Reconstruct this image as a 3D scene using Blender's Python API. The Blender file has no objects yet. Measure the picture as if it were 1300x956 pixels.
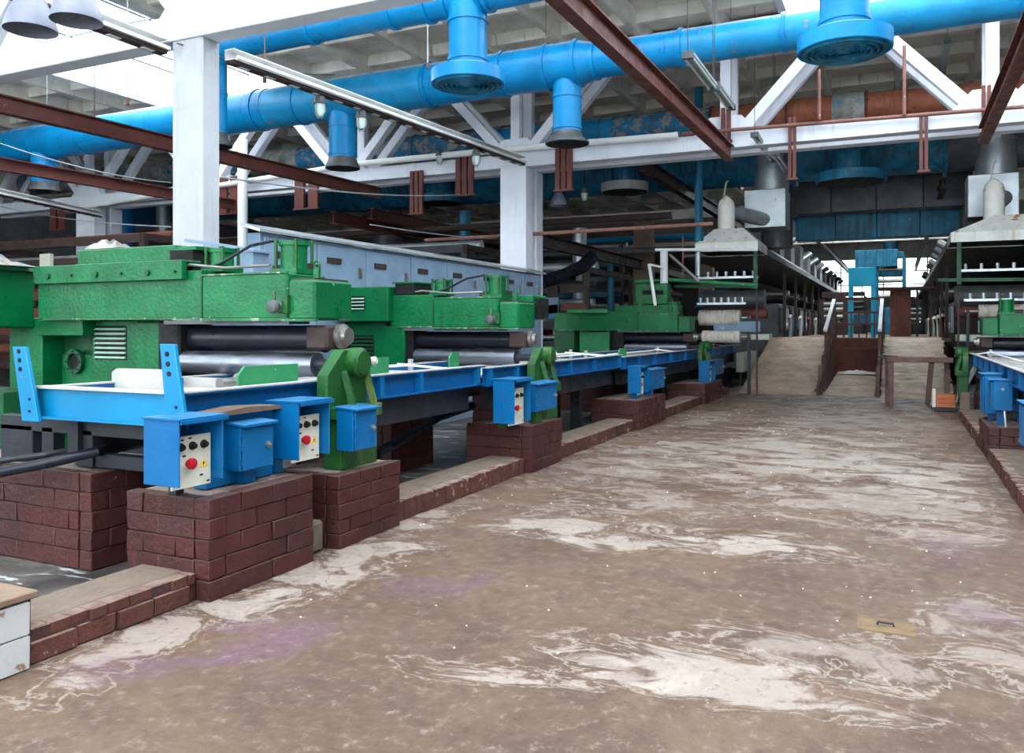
import bpy, math, random
from mathutils import Vector, Matrix
random.seed(7)
SC = bpy.context.scene
COL = SC.collection
# ---------------------------------------------------------------- camera, sky, exposure
F, VX, VY, H = 1050.0, 1140.0, 416.0, 1.6          # focal length in px, vanishing point of the aisle, eye height
TH = math.atan((VX - 650) / F); CS, SN = math.cos(TH), math.sin(TH)
cam = bpy.data.cameras.new('camera'); cam.sensor_width = 36; cam.lens = 36 * F / 1300
cam.shift_y = (VY - 478) / 1300; cam.clip_end = 300
co = bpy.data.objects.new('camera', cam); COL.objects.link(co)
co.location = (0, 0, H); co.rotation_euler = (math.pi / 2, 0, TH); SC.camera = co
W = bpy.data.worlds.new('overcast_sky'); SC.world = W; W.use_nodes = True
W.node_tree.nodes['Background'].inputs[0].default_value = (0.97, 0.985, 1.0, 1)
W.node_tree.nodes['Background'].inputs[1].default_value = 3.2
SC.view_settings.view_transform = 'Standard'; SC.view_settings.look = 'None'
SC.view_settings.exposure = 1.5; SC.view_settings.gamma = 1
SC.cycles.max_bounces = 8; SC.cycles.diffuse_bounces = 5; SC.cycles.transparent_max_bounces = 12

def ray(u, v):
    a = (u - 650) / F
    return (a * CS - SN, a * SN + CS, (VY - v) / F)
def onX(u, v, X):
    r = ray(u, v); k = X / r[0]; return Vector((X, r[1] * k, H + r[2] * k))
def onY(u, v, Y):
    r = ray(u, v); k = Y / r[1]; return Vector((r[0] * k, Y, H + r[2] * k))
def onZ(u, v, Z=0.0):
    r = ray(u, v); k = (Z - H) / r[2]; return Vector((r[0] * k, r[1] * k, Z))

# ---------------------------------------------------------------- materials
def lin(c):
    c = c / 255.0
    return c / 12.92 if c <= 0.04045 else ((c + 0.055) / 1.055) ** 2.4
def rgb(t, k=1.0): return (min(1, lin(t[0]) * k), min(1, lin(t[1]) * k), min(1, lin(t[2]) * k), 1)
def nd(nt, typ, **kw):
    n = nt.nodes.new(typ)
    for k, v in kw.items(): setattr(n, k, v)
    return n
def mixc(nt, fac, a, b, blend='MIX'):
    m = nd(nt, 'ShaderNodeMix', data_type='RGBA', blend_type=blend)
    for sock, val in ((m.inputs[0], fac), (m.inputs[6], a), (m.inputs[7], b)):
        if isinstance(val, (tuple, float, int)): sock.default_value = val
        else: nt.links.new(val, sock)
    return m.outputs[2]
def noise(nt, vec, scale, detail=4, rough=0.6, dist=0.0):
    n = nd(nt, 'ShaderNodeTexNoise'); n.inputs['Scale'].default_value = scale; n.inputs['Detail'].default_value = detail
    n.inputs['Roughness'].default_value = rough; n.inputs['Distortion'].default_value = dist
    nt.links.new(vec, n.inputs['Vector']); return n.outputs['Fac']
def mr(nt, val, a, b, c=0.0, d=1.0, smooth=True):
    m = nd(nt, 'ShaderNodeMapRange', interpolation_type='SMOOTHSTEP' if smooth else 'LINEAR')
    nt.links.new(val, m.inputs[0])
    for i, x in enumerate((a, b, c, d)): m.inputs[i + 1].default_value = x
    return m.outputs[0]
def math_(nt, op, a, b=0.0):
    m = nd(nt, 'ShaderNodeMath', operation=op)
    for i, x in enumerate((a, b)):
        if isinstance(x, (int, float)): m.inputs[i].default_value = x
        else: nt.links.new(x, m.inputs[i])
    return m.outputs[0]
def scaled(nt, vec, s):
    m = nd(nt, 'ShaderNodeMapping'); nt.links.new(vec, m.inputs[0]); m.inputs['Scale'].default_value = s
    return m.outputs[0]
def paint(name, col, rough=0.45, metal=0.0, var=0.22, chip=None, amt=0.0, chipscale=9.0, streak=None, samt=0.0, bump=0.15, bscale=25.0, rnd=0.0, dust=None):
    m = bpy.data.materials.new(name); m.use_nodes = True; nt = m.node_tree
    bs = nt.nodes['Principled BSDF']
    pos = nd(nt, 'ShaderNodeNewGeometry').outputs['Position']
    n1 = noise(nt, pos, 2.3, 5)
    c = mixc(nt, mr(nt, n1, 0.3, 0.7), rgb(col, 1 - var), rgb(col, 1 + var))
    if rnd:
        oi = nd(nt, 'ShaderNodeObjectInfo').outputs['Random']
        c = mixc(nt, mr(nt, oi, 0, 1, 0, rnd, False), c, rgb((60, 45, 45)))
    if streak:
        ns = noise(nt, scaled(nt, pos, (9, 9, 0.7)), 1.0, 4)
        c = mixc(nt, mr(nt, ns, 0.62 - samt * 0.3, 0.74, 0, 0.85), c, rgb(streak))
    if chip:
        n2 = noise(nt, pos, chipscale, 8, 0.68)
        c = mixc(nt, mr(nt, n2, 0.70 - amt * 0.25, 0.73 - amt * 0.25), c, rgb(chip))
    if dust:
        nz = nd(nt, 'ShaderNodeSeparateXYZ'); nt.links.new(nd(nt, 'ShaderNodeNewGeometry').outputs['True Normal'], nz.inputs[0])
        up = math_(nt, 'MULTIPLY', mr(nt, nz.outputs[2], 0.6, 0.95), mr(nt, noise(nt, pos, 6, 5), 0.3, 0.6, 0.25, 0.9))
        c = mixc(nt, up, c, rgb(dust))
    nt.links.new(c, bs.inputs['Base Color'])
    nt.links.new(mr(nt, noise(nt, pos, 7, 3), 0.3, 0.7, rough * 0.75, min(1, rough * 1.25)), bs.inputs['Roughness'])
    bs.inputs['Metallic'].default_value = metal; bs.inputs['Specular IOR Level'].default_value = 0.28
    if bump:
        b = nd(nt, 'ShaderNodeBump'); b.inputs['Strength'].default_value = bump; b.inputs['Distance'].default_value = 0.02
        nt.links.new(noise(nt, pos, bscale, 4), b.inputs['Height']); nt.links.new(b.outputs[0], bs.inputs['Normal'])
    return m
M = {}
M['green'] = paint('green_paint', (0, 90, 48), 0.35, chip=(120, 160, 130), amt=0.1, chipscale=14, streak=(8, 72, 40), samt=0.2, bump=0.35, dust=(92, 112, 90))
M['green_dark'] = paint('dark_green_paint', (18, 72, 42), 0.45, chip=(30, 50, 40), amt=0.2, bump=0.2)
M['green_pale'] = paint('pale_green_paint', (44, 118, 76), 0.5, chip=(150, 164, 148), amt=0.25, bump=0.25)
M['green_moss'] = paint('moss_green_paint', (26, 74, 32), 0.4, chip=(40, 66, 30), amt=0.18, streak=(110, 116, 50), samt=0.2, bump=0.35)
M['blue'] = paint('blue_paint', (0, 86, 138), 0.4, var=0.12, chip=(180, 196, 205), amt=0.02, streak=(0, 74, 140), samt=0.1, bump=0.12, dust=(50, 104, 142))
M['blue_deep'] = paint('deep_blue_paint', (0, 72, 126), 0.42, var=0.14, chip=(150, 175, 195), amt=0.03, bump=0.12)
M['cyan'] = paint('cyan_paint', (0, 112, 156), 0.4, var=0.1, chip=(200, 215, 220), amt=0.02, bump=0.1)
M['duct'] = paint('blue_duct_paint', (0, 124, 180), 0.36, var=0.15, chip=(158, 150, 130), amt=0.08, chipscale=5, streak=(8, 92, 160), samt=0.15, bump=0.08, dust=(186, 190, 190))
M['duct_rusty'] = paint('rust_spotted_blue_duct', (20, 134, 184), 0.38, var=0.15, chip=(150, 110, 86), amt=0.3, chipscale=7, bump=0.1, dust=(200, 190, 176))
M['duct_old'] = paint('old_patchy_blue_duct', (28, 116, 158), 0.5, var=0.3, chip=(150, 142, 134), amt=0.72, chipscale=5, streak=(110, 64, 48), samt=0.5, bump=0.2)
M['duct_rust'] = paint('brown_rusted_duct', (146, 84, 62), 0.6, var=0.25, chip=(104, 60, 48), amt=0.4, chipscale=5, streak=(170, 112, 84), samt=0.3)
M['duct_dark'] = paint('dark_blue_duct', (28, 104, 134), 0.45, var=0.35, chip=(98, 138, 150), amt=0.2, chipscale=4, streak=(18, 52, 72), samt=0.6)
M['lagging'] = paint('torn_pipe_lagging', (150, 146, 140), 0.8, var=0.35, chip=(52, 140, 168), amt=0.5, chipscale=6, streak=(96, 60, 52), samt=0.4, bump=0.6)
M['steel_red'] = paint('red_brown_steel', (96, 52, 46), 0.55, var=0.2, chip=(160, 110, 92), amt=0.1, streak=(78, 44, 40), samt=0.3)
M['rail_red'] = paint('worn_red_rail', (120, 82, 74), 0.6, chip=(180, 168, 160), amt=0.3)
M['dark_steel'] = paint('black_steel', (36, 38, 44), 0.45, chip=(84, 80, 80), amt=0.15, bump=0.15)
M['dark_brown'] = paint('dark_brown_steel', (56, 42, 40), 0.6, chip=(110, 80, 70), amt=0.15)
M['white'] = paint('whitewashed_concrete', (216, 218, 226), 0.75, var=0.05, chip=(186, 186, 190), amt=0.06, streak=(196, 198, 206), samt=0.25, bump=0.25, bscale=14)
M['white_dimmed'] = paint('whitewash_dimmed', (166, 167, 172), 0.75, var=0.05, chip=(142, 142, 146), amt=0.08, streak=(150, 151, 158), samt=0.35, bump=0.25, bscale=14)  # darker whitewash copy for the overlit column, light compensated in the colour
M['white_pipe'] = paint('white_pipe_paint', (222, 222, 220), 0.5, var=0.06, chip=(160, 150, 140), amt=0.08)
M['ceiling'] = paint('grey_ceiling_concrete', (222, 216, 204), 0.85, var=0.12, streak=(150, 142, 130), samt=0.1, bump=0.2, bscale=8)
M['brick'] = paint('oxblood_painted_brick', (64, 27, 25), 0.5, var=0.22, chip=(140, 116, 110), amt=0.09, chipscale=13, streak=(70, 38, 40), samt=0.3, bump=0.5, bscale=30, rnd=0.3, dust=(84, 68, 62))
M['brick_kerb'] = paint('worn_red_brick', (80, 45, 38), 0.75, var=0.3, chip=(146, 120, 92), amt=0.36, chipscale=5.5, streak=(88, 50, 46), samt=0.3, bump=0.6, bscale=35, rnd=0.3, dust=(130, 110, 98))
M['mortar'] = paint('dark_mortar', (62, 38, 38), 0.85, var=0.25, chip=(150, 132, 124), amt=0.15, bump=0.6, bscale=40, dust=(150, 132, 124))
M['cap'] = paint('kerb_concrete', (100, 86, 76), 0.8, var=0.2, chip=(120, 80, 66), amt=0.25, chipscale=5, bump=0.5, dust=(112, 97, 86))
M['galv'] = paint('galvanised_sheet', (176, 182, 186), 0.38, 0.6, var=0.15, chip=(120, 116, 112), amt=0.15, streak=(176, 180, 182), samt=0.3, bump=0.08)
M['galv_dark'] = paint('dull_dark_sheet', (84, 86, 88), 0.5, 0.35, var=0.25, chip=(130, 120, 110), amt=0.2, bump=0.1)
M['hood'] = paint('rust_stained_white_hood', (226, 224, 216), 0.5, var=0.1, chip=(170, 112, 60), amt=0.34, chipscale=3.5, streak=(180, 134, 88), samt=0.3)
M['cab'] = paint('blue_grey_cabinet', (116, 138, 160), 0.5, var=0.12, chip=(206, 206, 190), amt=0.08, chipscale=3, streak=(108, 126, 152), samt=0.1)
M['chrome'] = paint('polished_roller_steel', (128, 132, 144), 0.4, 1.0, var=0.06, bump=0.0)
M['steel'] = paint('worn_bare_steel', (150, 146, 142), 0.4, 0.8, chip=(96, 80, 70), amt=0.2)
M['rubber'] = paint('black_rubber', (24, 26, 36), 0.35, var=0.2, bump=0.03)
M['black'] = paint('black_cavity', (16, 15, 16), 0.7, var=0.3)
M['trough'] = paint('limescaled_tray', (164, 160, 158), 0.6, var=0.15, chip=(126, 98, 84), amt=0.18, chipscale=5, streak=(150, 142, 138), samt=0.3, bump=0.3)
M['panel'] = paint('control_plate', (186, 184, 170), 0.5, var=0.05, chip=(160, 130, 100), amt=0.06)
M['red'] = paint('red_button', (160, 18, 28), 0.35, var=0.1, bump=0)
M['yellow'] = paint('warning_yellow', (226, 176, 40), 0.5, var=0.05, bump=0)
M['wood'] = paint('weathered_wood', (118, 96, 80), 0.8, var=0.25, streak=(96, 76, 62), samt=0.3, bump=0.4, rnd=0.35)
M['plank'] = paint('trodden_ramp_plank', (172, 144, 120), 0.65, var=0.25, chip=(200, 186, 170), amt=0.12, chipscale=5, streak=(130, 106, 90), samt=0.2, bump=0.4, rnd=0.16)
M['rail_wood'] = paint('dark_rail_timber', (92, 68, 64), 0.7, var=0.25, chip=(170, 156, 150), amt=0.15, bump=0.3)
M['rust_sheet'] = paint('rusty_sheet', (98, 54, 44), 0.65, var=0.3, chip=(70, 36, 30), amt=0.3)
M['orange'] = paint('orange_crate', (176, 96, 60), 0.6, var=0.15)
M['hatch'] = paint('dusty_hatch_plate', (110, 88, 66), 0.7, var=0.25, chip=(100, 70, 54), amt=0.3)
M['tile'] = paint('white_glazed_tile', (166, 164, 164), 0.35, var=0.12, chip=(130, 104, 84), amt=0.36, chipscale=8)
M['cloth'] = paint('ribbed_white_roll', (206, 196, 184), 0.75, var=0.12, streak=(150, 130, 116), samt=0.4)
M['cloth_rag'] = paint('white_rag', (206, 204, 192), 0.9, var=0.1)
M['lamp_enamel'] = paint('dusty_enamel', (122, 124, 138), 0.45, var=0.15, chip=(110, 100, 96), amt=0.1)
M['teal'] = paint('bright_blue_frame', (10, 186, 228), 0.45, var=0.1)
M['concrete_brown'] = paint('brown_plaster', (112, 96, 84), 0.85, var=0.2)
M['wall'] = paint('dim_wall_plaster', (120, 120, 122), 0.9, var=0.2)
M['lip'] = paint('chipped_green_edge', (40, 96, 62), 0.6, var=0.3, chip=(140, 146, 128), amt=0.55, chipscale=12, streak=(84, 54, 40), samt=0.4)
M['louvre'] = paint('pale_louvre_paint', (150, 178, 162), 0.5, var=0.15, chip=(90, 120, 104), amt=0.2)
M['bulbglass'] = paint('frosted_lamp_glass', (186, 206, 200), 0.15, var=0.05, bump=0)

def glass_mat():
    m = bpy.data.materials.new('skylight_glass'); m.use_nodes = True; nt = m.node_tree
    for n in list(nt.nodes): nt.nodes.remove(n)
    o = nd(nt, 'ShaderNodeOutputMaterial'); t = nd(nt, 'ShaderNodeBsdfTransparent'); g = nd(nt, 'ShaderNodeBsdfGlossy')
    t.inputs[0].default_value = (0.9, 0.95, 0.97, 1); g.inputs['Roughness'].default_value = 0.1
    x = nd(nt, 'ShaderNodeMixShader'); x.inputs[0].default_value = 0.06
    nt.links.new(t.outputs[0], x.inputs[1]); nt.links.new(g.outputs[0], x.inputs[2]); nt.links.new(x.outputs[0], o.inputs[0])
    return m
M['glass'] = glass_mat()

def floor_mat(name, dark=False):
    m = bpy.data.materials.new(name); m.use_nodes = True; nt = m.node_tree
    bs = nt.nodes['Principled BSDF']; pos = nd(nt, 'ShaderNodeNewGeometry').outputs['Position']
    big = noise(nt, pos, 0.55, 6, 0.62, 0.6); mid = noise(nt, pos, 2.2, 7, 0.66, 0.4); fine = noise(nt, scaled(nt, pos, (1, 0.8, 1)), 14, 8, 0.78)
    if dark:
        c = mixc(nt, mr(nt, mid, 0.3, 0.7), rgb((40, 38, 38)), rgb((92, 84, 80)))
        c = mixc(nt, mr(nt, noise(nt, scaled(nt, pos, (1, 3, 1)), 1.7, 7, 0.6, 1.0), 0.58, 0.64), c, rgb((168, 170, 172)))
    else:
        c = mixc(nt, mr(nt, big, 0.34, 0.66), rgb((80, 57, 42)), rgb((98, 76, 60)))
        c = mixc(nt, mr(nt, mid, 0.44, 0.66, 0, 0.7), c, rgb((66, 45, 36)))
        # hand-placed lime and dye stains: ellipses with ragged edges
        def blob(cx, cy, rx, ry, col, k, ns, amp=2.6, soft=0.22, vein=0.0):
            nonlocal c
            mp = nd(nt, 'ShaderNodeMapping'); nt.links.new(pos, mp.inputs[0])
            mp.inputs['Location'].default_value = (-cx / rx, -cy / ry, 0); mp.inputs['Scale'].default_value = (1 / rx, 1 / ry, 0)
            ln = nd(nt, 'ShaderNodeVectorMath', operation='LENGTH'); nt.links.new(mp.outputs[0], ln.inputs[0])
            fall = mr(nt, ln.outputs['Value'], 0.0, 1.9, 0.3, -0.75)
            v = math_(nt, 'ADD', fall, math_(nt, 'MULTIPLY', math_(nt, 'SUBTRACT', ns, 0.5), amp))
            f = mr(nt, v, 0.0, soft, 0, k)
            if vein:
                edge = math_(nt, 'MULTIPLY', mr(nt, math_(nt, 'ABSOLUTE', math_(nt, 'ADD', v, 0.12), 0), 0.0, 0.05, 1, 0), mr(nt, ln.outputs['Value'], 0.9, 1.6, vein, 0))
                f = math_(nt, 'MAXIMUM', f, edge)
            c = mixc(nt, f, c, rgb(col))
        st = noise(nt, scaled(nt, pos, (1.0, 1.5, 1)), 1.7, 9, 0.62, 0.8)
        for (u, v, rx, ry, k) in ((1000, 575, 2.2, 2.6, 0.6), (1120, 640, 1.2, 1.0, 0.5), (1080, 535, 1.8, 2.5, 0.4), (800, 590, 1.2, 1.6, 0.35), (720, 665, 0.7, 0.55, 0.75), (780, 690, 0.5, 0.3, 0.8), (960, 690, 0.75, 0.4, 0.85), (830, 640, 0.8, 0.4, 0.5), (1090, 590, 1.0, 1.0, 0.6), (1000, 560, 0.7, 1.4, 0.5), (1180, 610, 0.5, 1.2, 0.6),
                                  (900, 855, 0.8, 0.35, 0.75), (600, 850, 0.4, 0.2, 0.75), (430, 720, 0.35, 0.9, 0.75), (230, 800, 0.25, 1.0, 0.75), (1060, 830, 0.7, 0.3, 0.5), (1270, 800, 0.4, 0.6, 0.5), (780, 850, 0.35, 0.25, 0.7), (620, 570, 0.3, 1.0, 0.4), (540, 655, 0.3, 0.8, 0.65), (900, 530, 0.6, 1.6, 0.45), (1200, 680, 0.5, 0.5, 0.45)):
            p = onZ(u, v); blob(p.x, p.y, rx * 1.15, ry * 1.15, (156, 143, 134), k * .9, st, vein=0.6)
        for (u, v, rx, ry, k) in ((330, 810, 0.8, 0.5, 0.55), (160, 850, 0.5, 0.4, 0.6), (560, 740, 0.8, 0.4, 0.4), (1240, 700, 0.7, 0.7, 0.35), (1260, 770, 0.5, 0.5, 0.4), (700, 600, 0.6, 0.8, 0.25)):
            p = onZ(u, v); blob(p.x, p.y, rx * 1.2, ry * 1.2, (98, 66, 84), k, mid, 2.0, 0.5)
        c = mixc(nt, mr(nt, fine, 0.52, 0.68, 0, 0.7), c, rgb((132, 114, 104)))
        c = mixc(nt, mr(nt, fine, 0.47, 0.32, 0, 0.75), c, rgb((58, 40, 34)))
        wv = nd(nt, 'ShaderNodeTexVoronoi', feature='DISTANCE_TO_EDGE'); wv.inputs['Scale'].default_value = 0.55
        wp = nd(nt, 'ShaderNodeVectorMath', operation='ADD'); nt.links.new(pos, wp.inputs[0])
        nv = nd(nt, 'ShaderNodeTexNoise'); nv.inputs['Scale'].default_value = 2.0; nv.inputs['Detail'].default_value = 5; nt.links.new(pos, nv.inputs['Vector'])
        nt.links.new(nv.outputs['Color'], wp.inputs[1]); nt.links.new(wp.outputs[0], wv.inputs['Vector'])
        c = mixc(nt, mr(nt, wv.outputs['Distance'], 0.0, 0.012, 0.55, 0.0), c, rgb((88, 68, 60)))
    nt.links.new(c, bs.inputs['Base Color'])
    nt.links.new(mr(nt, mid, 0.35, 0.7, 0.42, 0.8), bs.inputs['Roughness'])
    b = nd(nt, 'ShaderNodeBump'); b.inputs['Strength'].default_value = 0.35; b.inputs['Distance'].default_value = 0.03
    nt.links.new(fine, b.inputs['Height']); nt.links.new(b.outputs[0], bs.inputs['Normal'])
    return m
M['floor'] = floor_mat('stained_aisle_floor'); M['floor_dark'] = floor_mat('dark_bay_floor', True)

# ---------------------------------------------------------------- mesh helpers
V = Vector
class MB:
    def __init__(s): s.v = []; s.f = []
    def add(s, vs, fs):
        n = len(s.v); s.v += [V(p) for p in vs]; s.f += [tuple(i + n for i in f) for f in fs]; return s
    def box(s, x0, x1, y0, y1, z0, z1):
        return s.add([(x, y, z) for x in (x0, x1) for y in (y0, y1) for z in (z0, z1)],
                     [(0, 1, 3, 2), (4, 6, 7, 5), (0, 4, 5, 1), (2, 3, 7, 6), (0, 2, 6, 4), (1, 5, 7, 3)])
    def bar(s, p0, p1, w, h, up=(0, 0, 1)):
        return s.sweep([p0, p1], [(-w / 2, -h / 2), (w / 2, -h / 2), (w / 2, h / 2), (-w / 2, h / 2)], up)
    def sweep(s, pts, prof, up=(0, 0, 1)):
        pts = [V(p) for p in pts]; n = len(prof); vs = []
        for i, p in enumerate(pts):
            d = (pts[min(i + 1, len(pts) - 1)] - pts[max(i - 1, 0)]).normalized()
            u = V(up)
            if abs(d.dot(u)) > 0.98: u = V((0, 1, 0)) if abs(d.y) < 0.9 else V((1, 0, 0))
            r = d.cross(u).normalized(); q = r.cross(d).normalized()
            vs += [p + r * a + q * b for a, b in prof]
        fs = [(i * n + j, i * n + (j + 1) % n, (i + 1) * n + (j + 1) % n, (i + 1) * n + j) for i in range(len(pts) - 1) for j in range(n)]
        fs += [tuple(range(n))[::-1], tuple((len(pts) - 1) * n + j for j in range(n))]
        return s.add(vs, fs)
    def ibeam(s, p0, p1, w, h, t=0.02, up=(0, 0, 1)):
        a, b = w / 2, h / 2; k = t / 2
        return s.sweep([p0, p1], [(-a, -b), (a, -b), (a, -b + t), (k, -b + t), (k, b - t), (a, b - t), (a, b), (-a, b), (-a, b - t), (-k, b - t), (-k, -b + t), (-a, -b + t)], up)
    def channel(s, p0, p1, w, h, t=0.015, flip=1):
        a, b = w / 2, h / 2
        pr = [(-a, -b), (a, -b), (a, -b + t), (-a + t, -b + t), (-a + t, b - t), (a, b - t), (a, b), (-a, b)]
        if flip < 0: pr = [(-x, y) for x, y in pr][::-1]
        return s.sweep([p0, p1], pr)
    def tube(s, pts, r, n=10):
        return s.sweep(pts, [(r * math.cos(2 * math.pi * i / n), r * math.sin(2 * math.pi * i / n)) for i in range(n)])
    def rev(s, p0, axis, prof, n=24, caps=True):
        """prof: (distance along axis, radius)"""
        p0 = V(p0); d = V(axis).normalized(); u = V((0, 0, 1)) if abs(d.z) < 0.9 else V((1, 0, 0))
        a = d.cross(u).normalized(); b = d.cross(a).normalized(); vs = []
        for t, r in prof:
            vs += [p0 + d * t + (a * math.cos(2 * math.pi * i / n) + b * math.sin(2 * math.pi * i / n)) * r for i in range(n)]
        fs = [(k * n + i, k * n + (i + 1) % n, (k + 1) * n + (i + 1) % n, (k + 1) * n + i) for k in range(len(prof) - 1) for i in range(n)]
        if caps: fs += [tuple(range(n))[::-1], tuple((len(prof) - 1) * n + i for i in range(n))]
        return s.add(vs, fs)
    def cyl(s, p0, p1, r, r2=None, n=20):
        L = (V(p1) - V(p0)).length
        return s.rev(p0, V(p1) - V(p0), [(0, r), (L, r if r2 is None else r2)], n)
    def prism(s, poly, axis, a, b):
        """poly in the two other axes (in xyz order), extruded along axis from a to b"""
        def P(q, t): return (t, q[0], q[1]) if axis == 'x' else (q[0], t, q[1]) if axis == 'y' else (q[0], q[1], t)
        n = len(poly)
        return s.add([P(q, a) for q in poly] + [P(q, b) for q in poly],
                     [tuple(range(n))[::-1], tuple(range(n, 2 * n))] + [(i, (i + 1) % n, n + (i + 1) % n, n + i) for i in range(n)])
    def mesh(s, name, mat, origin, bevel=0):
        me = bpy.data.meshes.new(name); o = V(origin)
        me.from_pydata([p - o for p in s.v], [], s.f)
        import bmesh
        bm = bmesh.new(); bm.from_mesh(me); bmesh.ops.recalc_face_normals(bm, faces=bm.faces)
        if bevel:
            es = [e for e in bm.edges if len(e.link_faces) == 2 and e.calc_face_angle(0) > 0.6]
            bmesh.ops.bevel(bm, geom=es, offset=bevel, segments=1, affect='EDGES', clamp_overlap=True)
        bm.to_mesh(me); bm.free()
        me.shade_smooth(); me.set_sharp_from_angle(angle=0.6)
        me.materials.append(mat); return me
WL = {}
def tag(o, label=None, cat=None, group=None, kind=None):
    if label: o['label'] = label
    if cat: o['category'] = cat
    if group: o['group'] = group
    if kind: o['kind'] = kind
    return o
def thing(name, label, cat, loc, group=None, kind=None):
    o = bpy.data.objects.new(name, None); COL.objects.link(o); o.location = loc; o.empty_display_size = 0.2; WL[o.name] = V(loc)
    return tag(o, label, cat, group, kind)
def part(mb, name, mat, parent, bevel=0, label=None, kind=None):
    o = bpy.data.objects.new(name, mb.mesh(name, M[mat], WL[parent.name], bevel)); COL.objects.link(o); o.parent = parent; WL[o.name] = WL[parent.name]
    return tag(o, label, None, None, kind)
def solo(mb, name, mat, label=None, cat=None, group=None, kind=None, bevel=0):
    lo = V((sum(p.x for p in mb.v) / len(mb.v), sum(p.y for p in mb.v) / len(mb.v), min(p.z for p in mb.v)))
    o = bpy.data.objects.new(name, mb.mesh(name, M[mat], lo, bevel)); COL.objects.link(o); o.location = lo; WL[o.name] = lo
    return tag(o, label, cat, group, kind)
def copy_tree(o, loc, label=None):
    c = o.copy(); COL.objects.link(c); c.location = loc; WL[c.name] = V(loc)
    if label: c['label'] = label
    def kids(a, b):
        for ch in list(a.children):
            d = ch.copy(); COL.objects.link(d); d.parent = b; kids(ch, d)
    kids(o, c); return c

# unit bricks shared by every pier and kerb
def unit_bricks(mat):
    out = []
    for k in range(4):
        mb = MB(); mb.box(-0.5, 0.5, -0.5, 0.5, -0.5, 0.5)
        mb.v = [p + V((random.uniform(-.03, .03), random.uniform(-.02, .02), random.uniform(-.03, .03))) for p in mb.v]
        out.append(mb.mesh('brick', M[mat], (0, 0, 0), 0.03))
    return out
UB = {k: unit_bricks(k) for k in ('brick', 'brick_kerb', 'plank', 'tile')}
def piece(parent, x0, x1, y0, y1, z0, z1, kind='brick', name='brick'):
    o = bpy.data.objects.new(name, random.choice(UB[kind])); COL.objects.link(o); o.parent = parent
    o.location = V(((x0 + x1) / 2, (y0 + y1) / 2, (z0 + z1) / 2)) - WL[parent.name]; o.scale = (x1 - x0, y1 - y0, z1 - z0)
    return o

# ================================================================ the hall
def st(mb, name, mat, **k): return solo(mb, name, mat, kind='structure', **k)
st(MB().box(-3.74, 0.98, -8, 62, -0.2, 0), 'floor', 'floor')
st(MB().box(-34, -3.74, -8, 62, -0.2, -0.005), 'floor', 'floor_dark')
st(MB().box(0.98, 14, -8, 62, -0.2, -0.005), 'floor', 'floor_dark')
st(MB().box(-34.3, -34, -8, 62, -0.2, 8), 'wall_left', 'wall')
st(MB().box(14, 14.3, -8, 62, -0.2, 8), 'wall_right', 'wall')
# unseen wall behind the viewer, added with its window band to set front light
FX0, FX1, FZ0, FZ1 = -26.0, 12.0, 1.2, 7.3
st(MB().box(-34, 14, -8.3, -8, -.2, FZ0).box(-34, 14, -8.3, -8, FZ1, 8).box(-34, FX0, -8.3, -8, FZ0, FZ1).box(FX1, 14, -8.3, -8, FZ0, FZ1), 'wall_front', 'wall')
wf_ = tag(thing('window_5', None, None, (-2, -8.1, FZ0)), kind='structure')
part(MB().box(FX0, FX1, -8.12, -8.1, FZ0, FZ1), 'window_pane', 'glass', wf_)
for i in range(20): part(MB().box(FX0 + i * 2 - .05, FX0 + i * 2 + .05, -8.18, -8.04, FZ0, FZ1), 'mullion', 'white', wf_)
# far wall with a window band
WX0, WX1, WZ0, WZ1 = -5.0, 3.2, 3.7, 6.3
st(MB().box(-34, 14, 62, 62.3, -0.2, WZ0).box(-34, 14, 62, 62.3, WZ1, 8).box(-34, WX0, 62, 62.3, WZ0, WZ1).box(WX1, 14, 62, 62.3, WZ0, WZ1), 'wall_back', 'wall')
wb = tag(thing('window_1', None, None, (-1.5, 62.1, 2.2)), kind='structure')
part(MB().box(WX0, WX1, 62.1, 62.13, WZ0, WZ1), 'window_pane', 'glass', wb)
for i in range(7): part(MB().box(WX0 + i * 1.35, WX0 + .08 + i * 1.35, 62.05, 62.18, WZ0, WZ1), 'mullion', 'dark_steel', wb)
for z in (4.5, 5.4): part(MB().box(WX0, WX1, 62.04, 62.06, z, z + 0.08), 'transom', 'dark_steel', wb)
# ceiling: slabs around the roof lights, the last two added for fill light
ZC = 7.5
S1, S2, S3_FILL, S4_FILL, YE, YB0 = (-16.9, -12.2), (-1.8, 5.0), (-2.8, 1.6), (-7.2, -1.8), 15.9, -8
Y30, Y31, Y40 = 25.5, 41, 11.8
ce = st(MB().box(-34, S1[0], YB0, 62, ZC, ZC + .2).box(S1[1], S4_FILL[0], YB0, 62, ZC, ZC + .2).box(S2[1], 14, YB0, 62, ZC, ZC + .2)
        .box(S1[0], S1[1], YE, 62, ZC, ZC + .2).box(S4_FILL[0], S4_FILL[1], Y40, Y30, ZC, ZC + .2).box(S2[0], S2[1], YE, Y30, ZC, ZC + .2)
        .box(S4_FILL[0], S3_FILL[0], Y30, 62, ZC, ZC + .2).box(S3_FILL[1], S2[1], Y30, 62, ZC, ZC + .2).box(S3_FILL[0], S3_FILL[1], Y31, 62, ZC, ZC + .2), 'ceiling', 'ceiling')
x = -33.0
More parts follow.
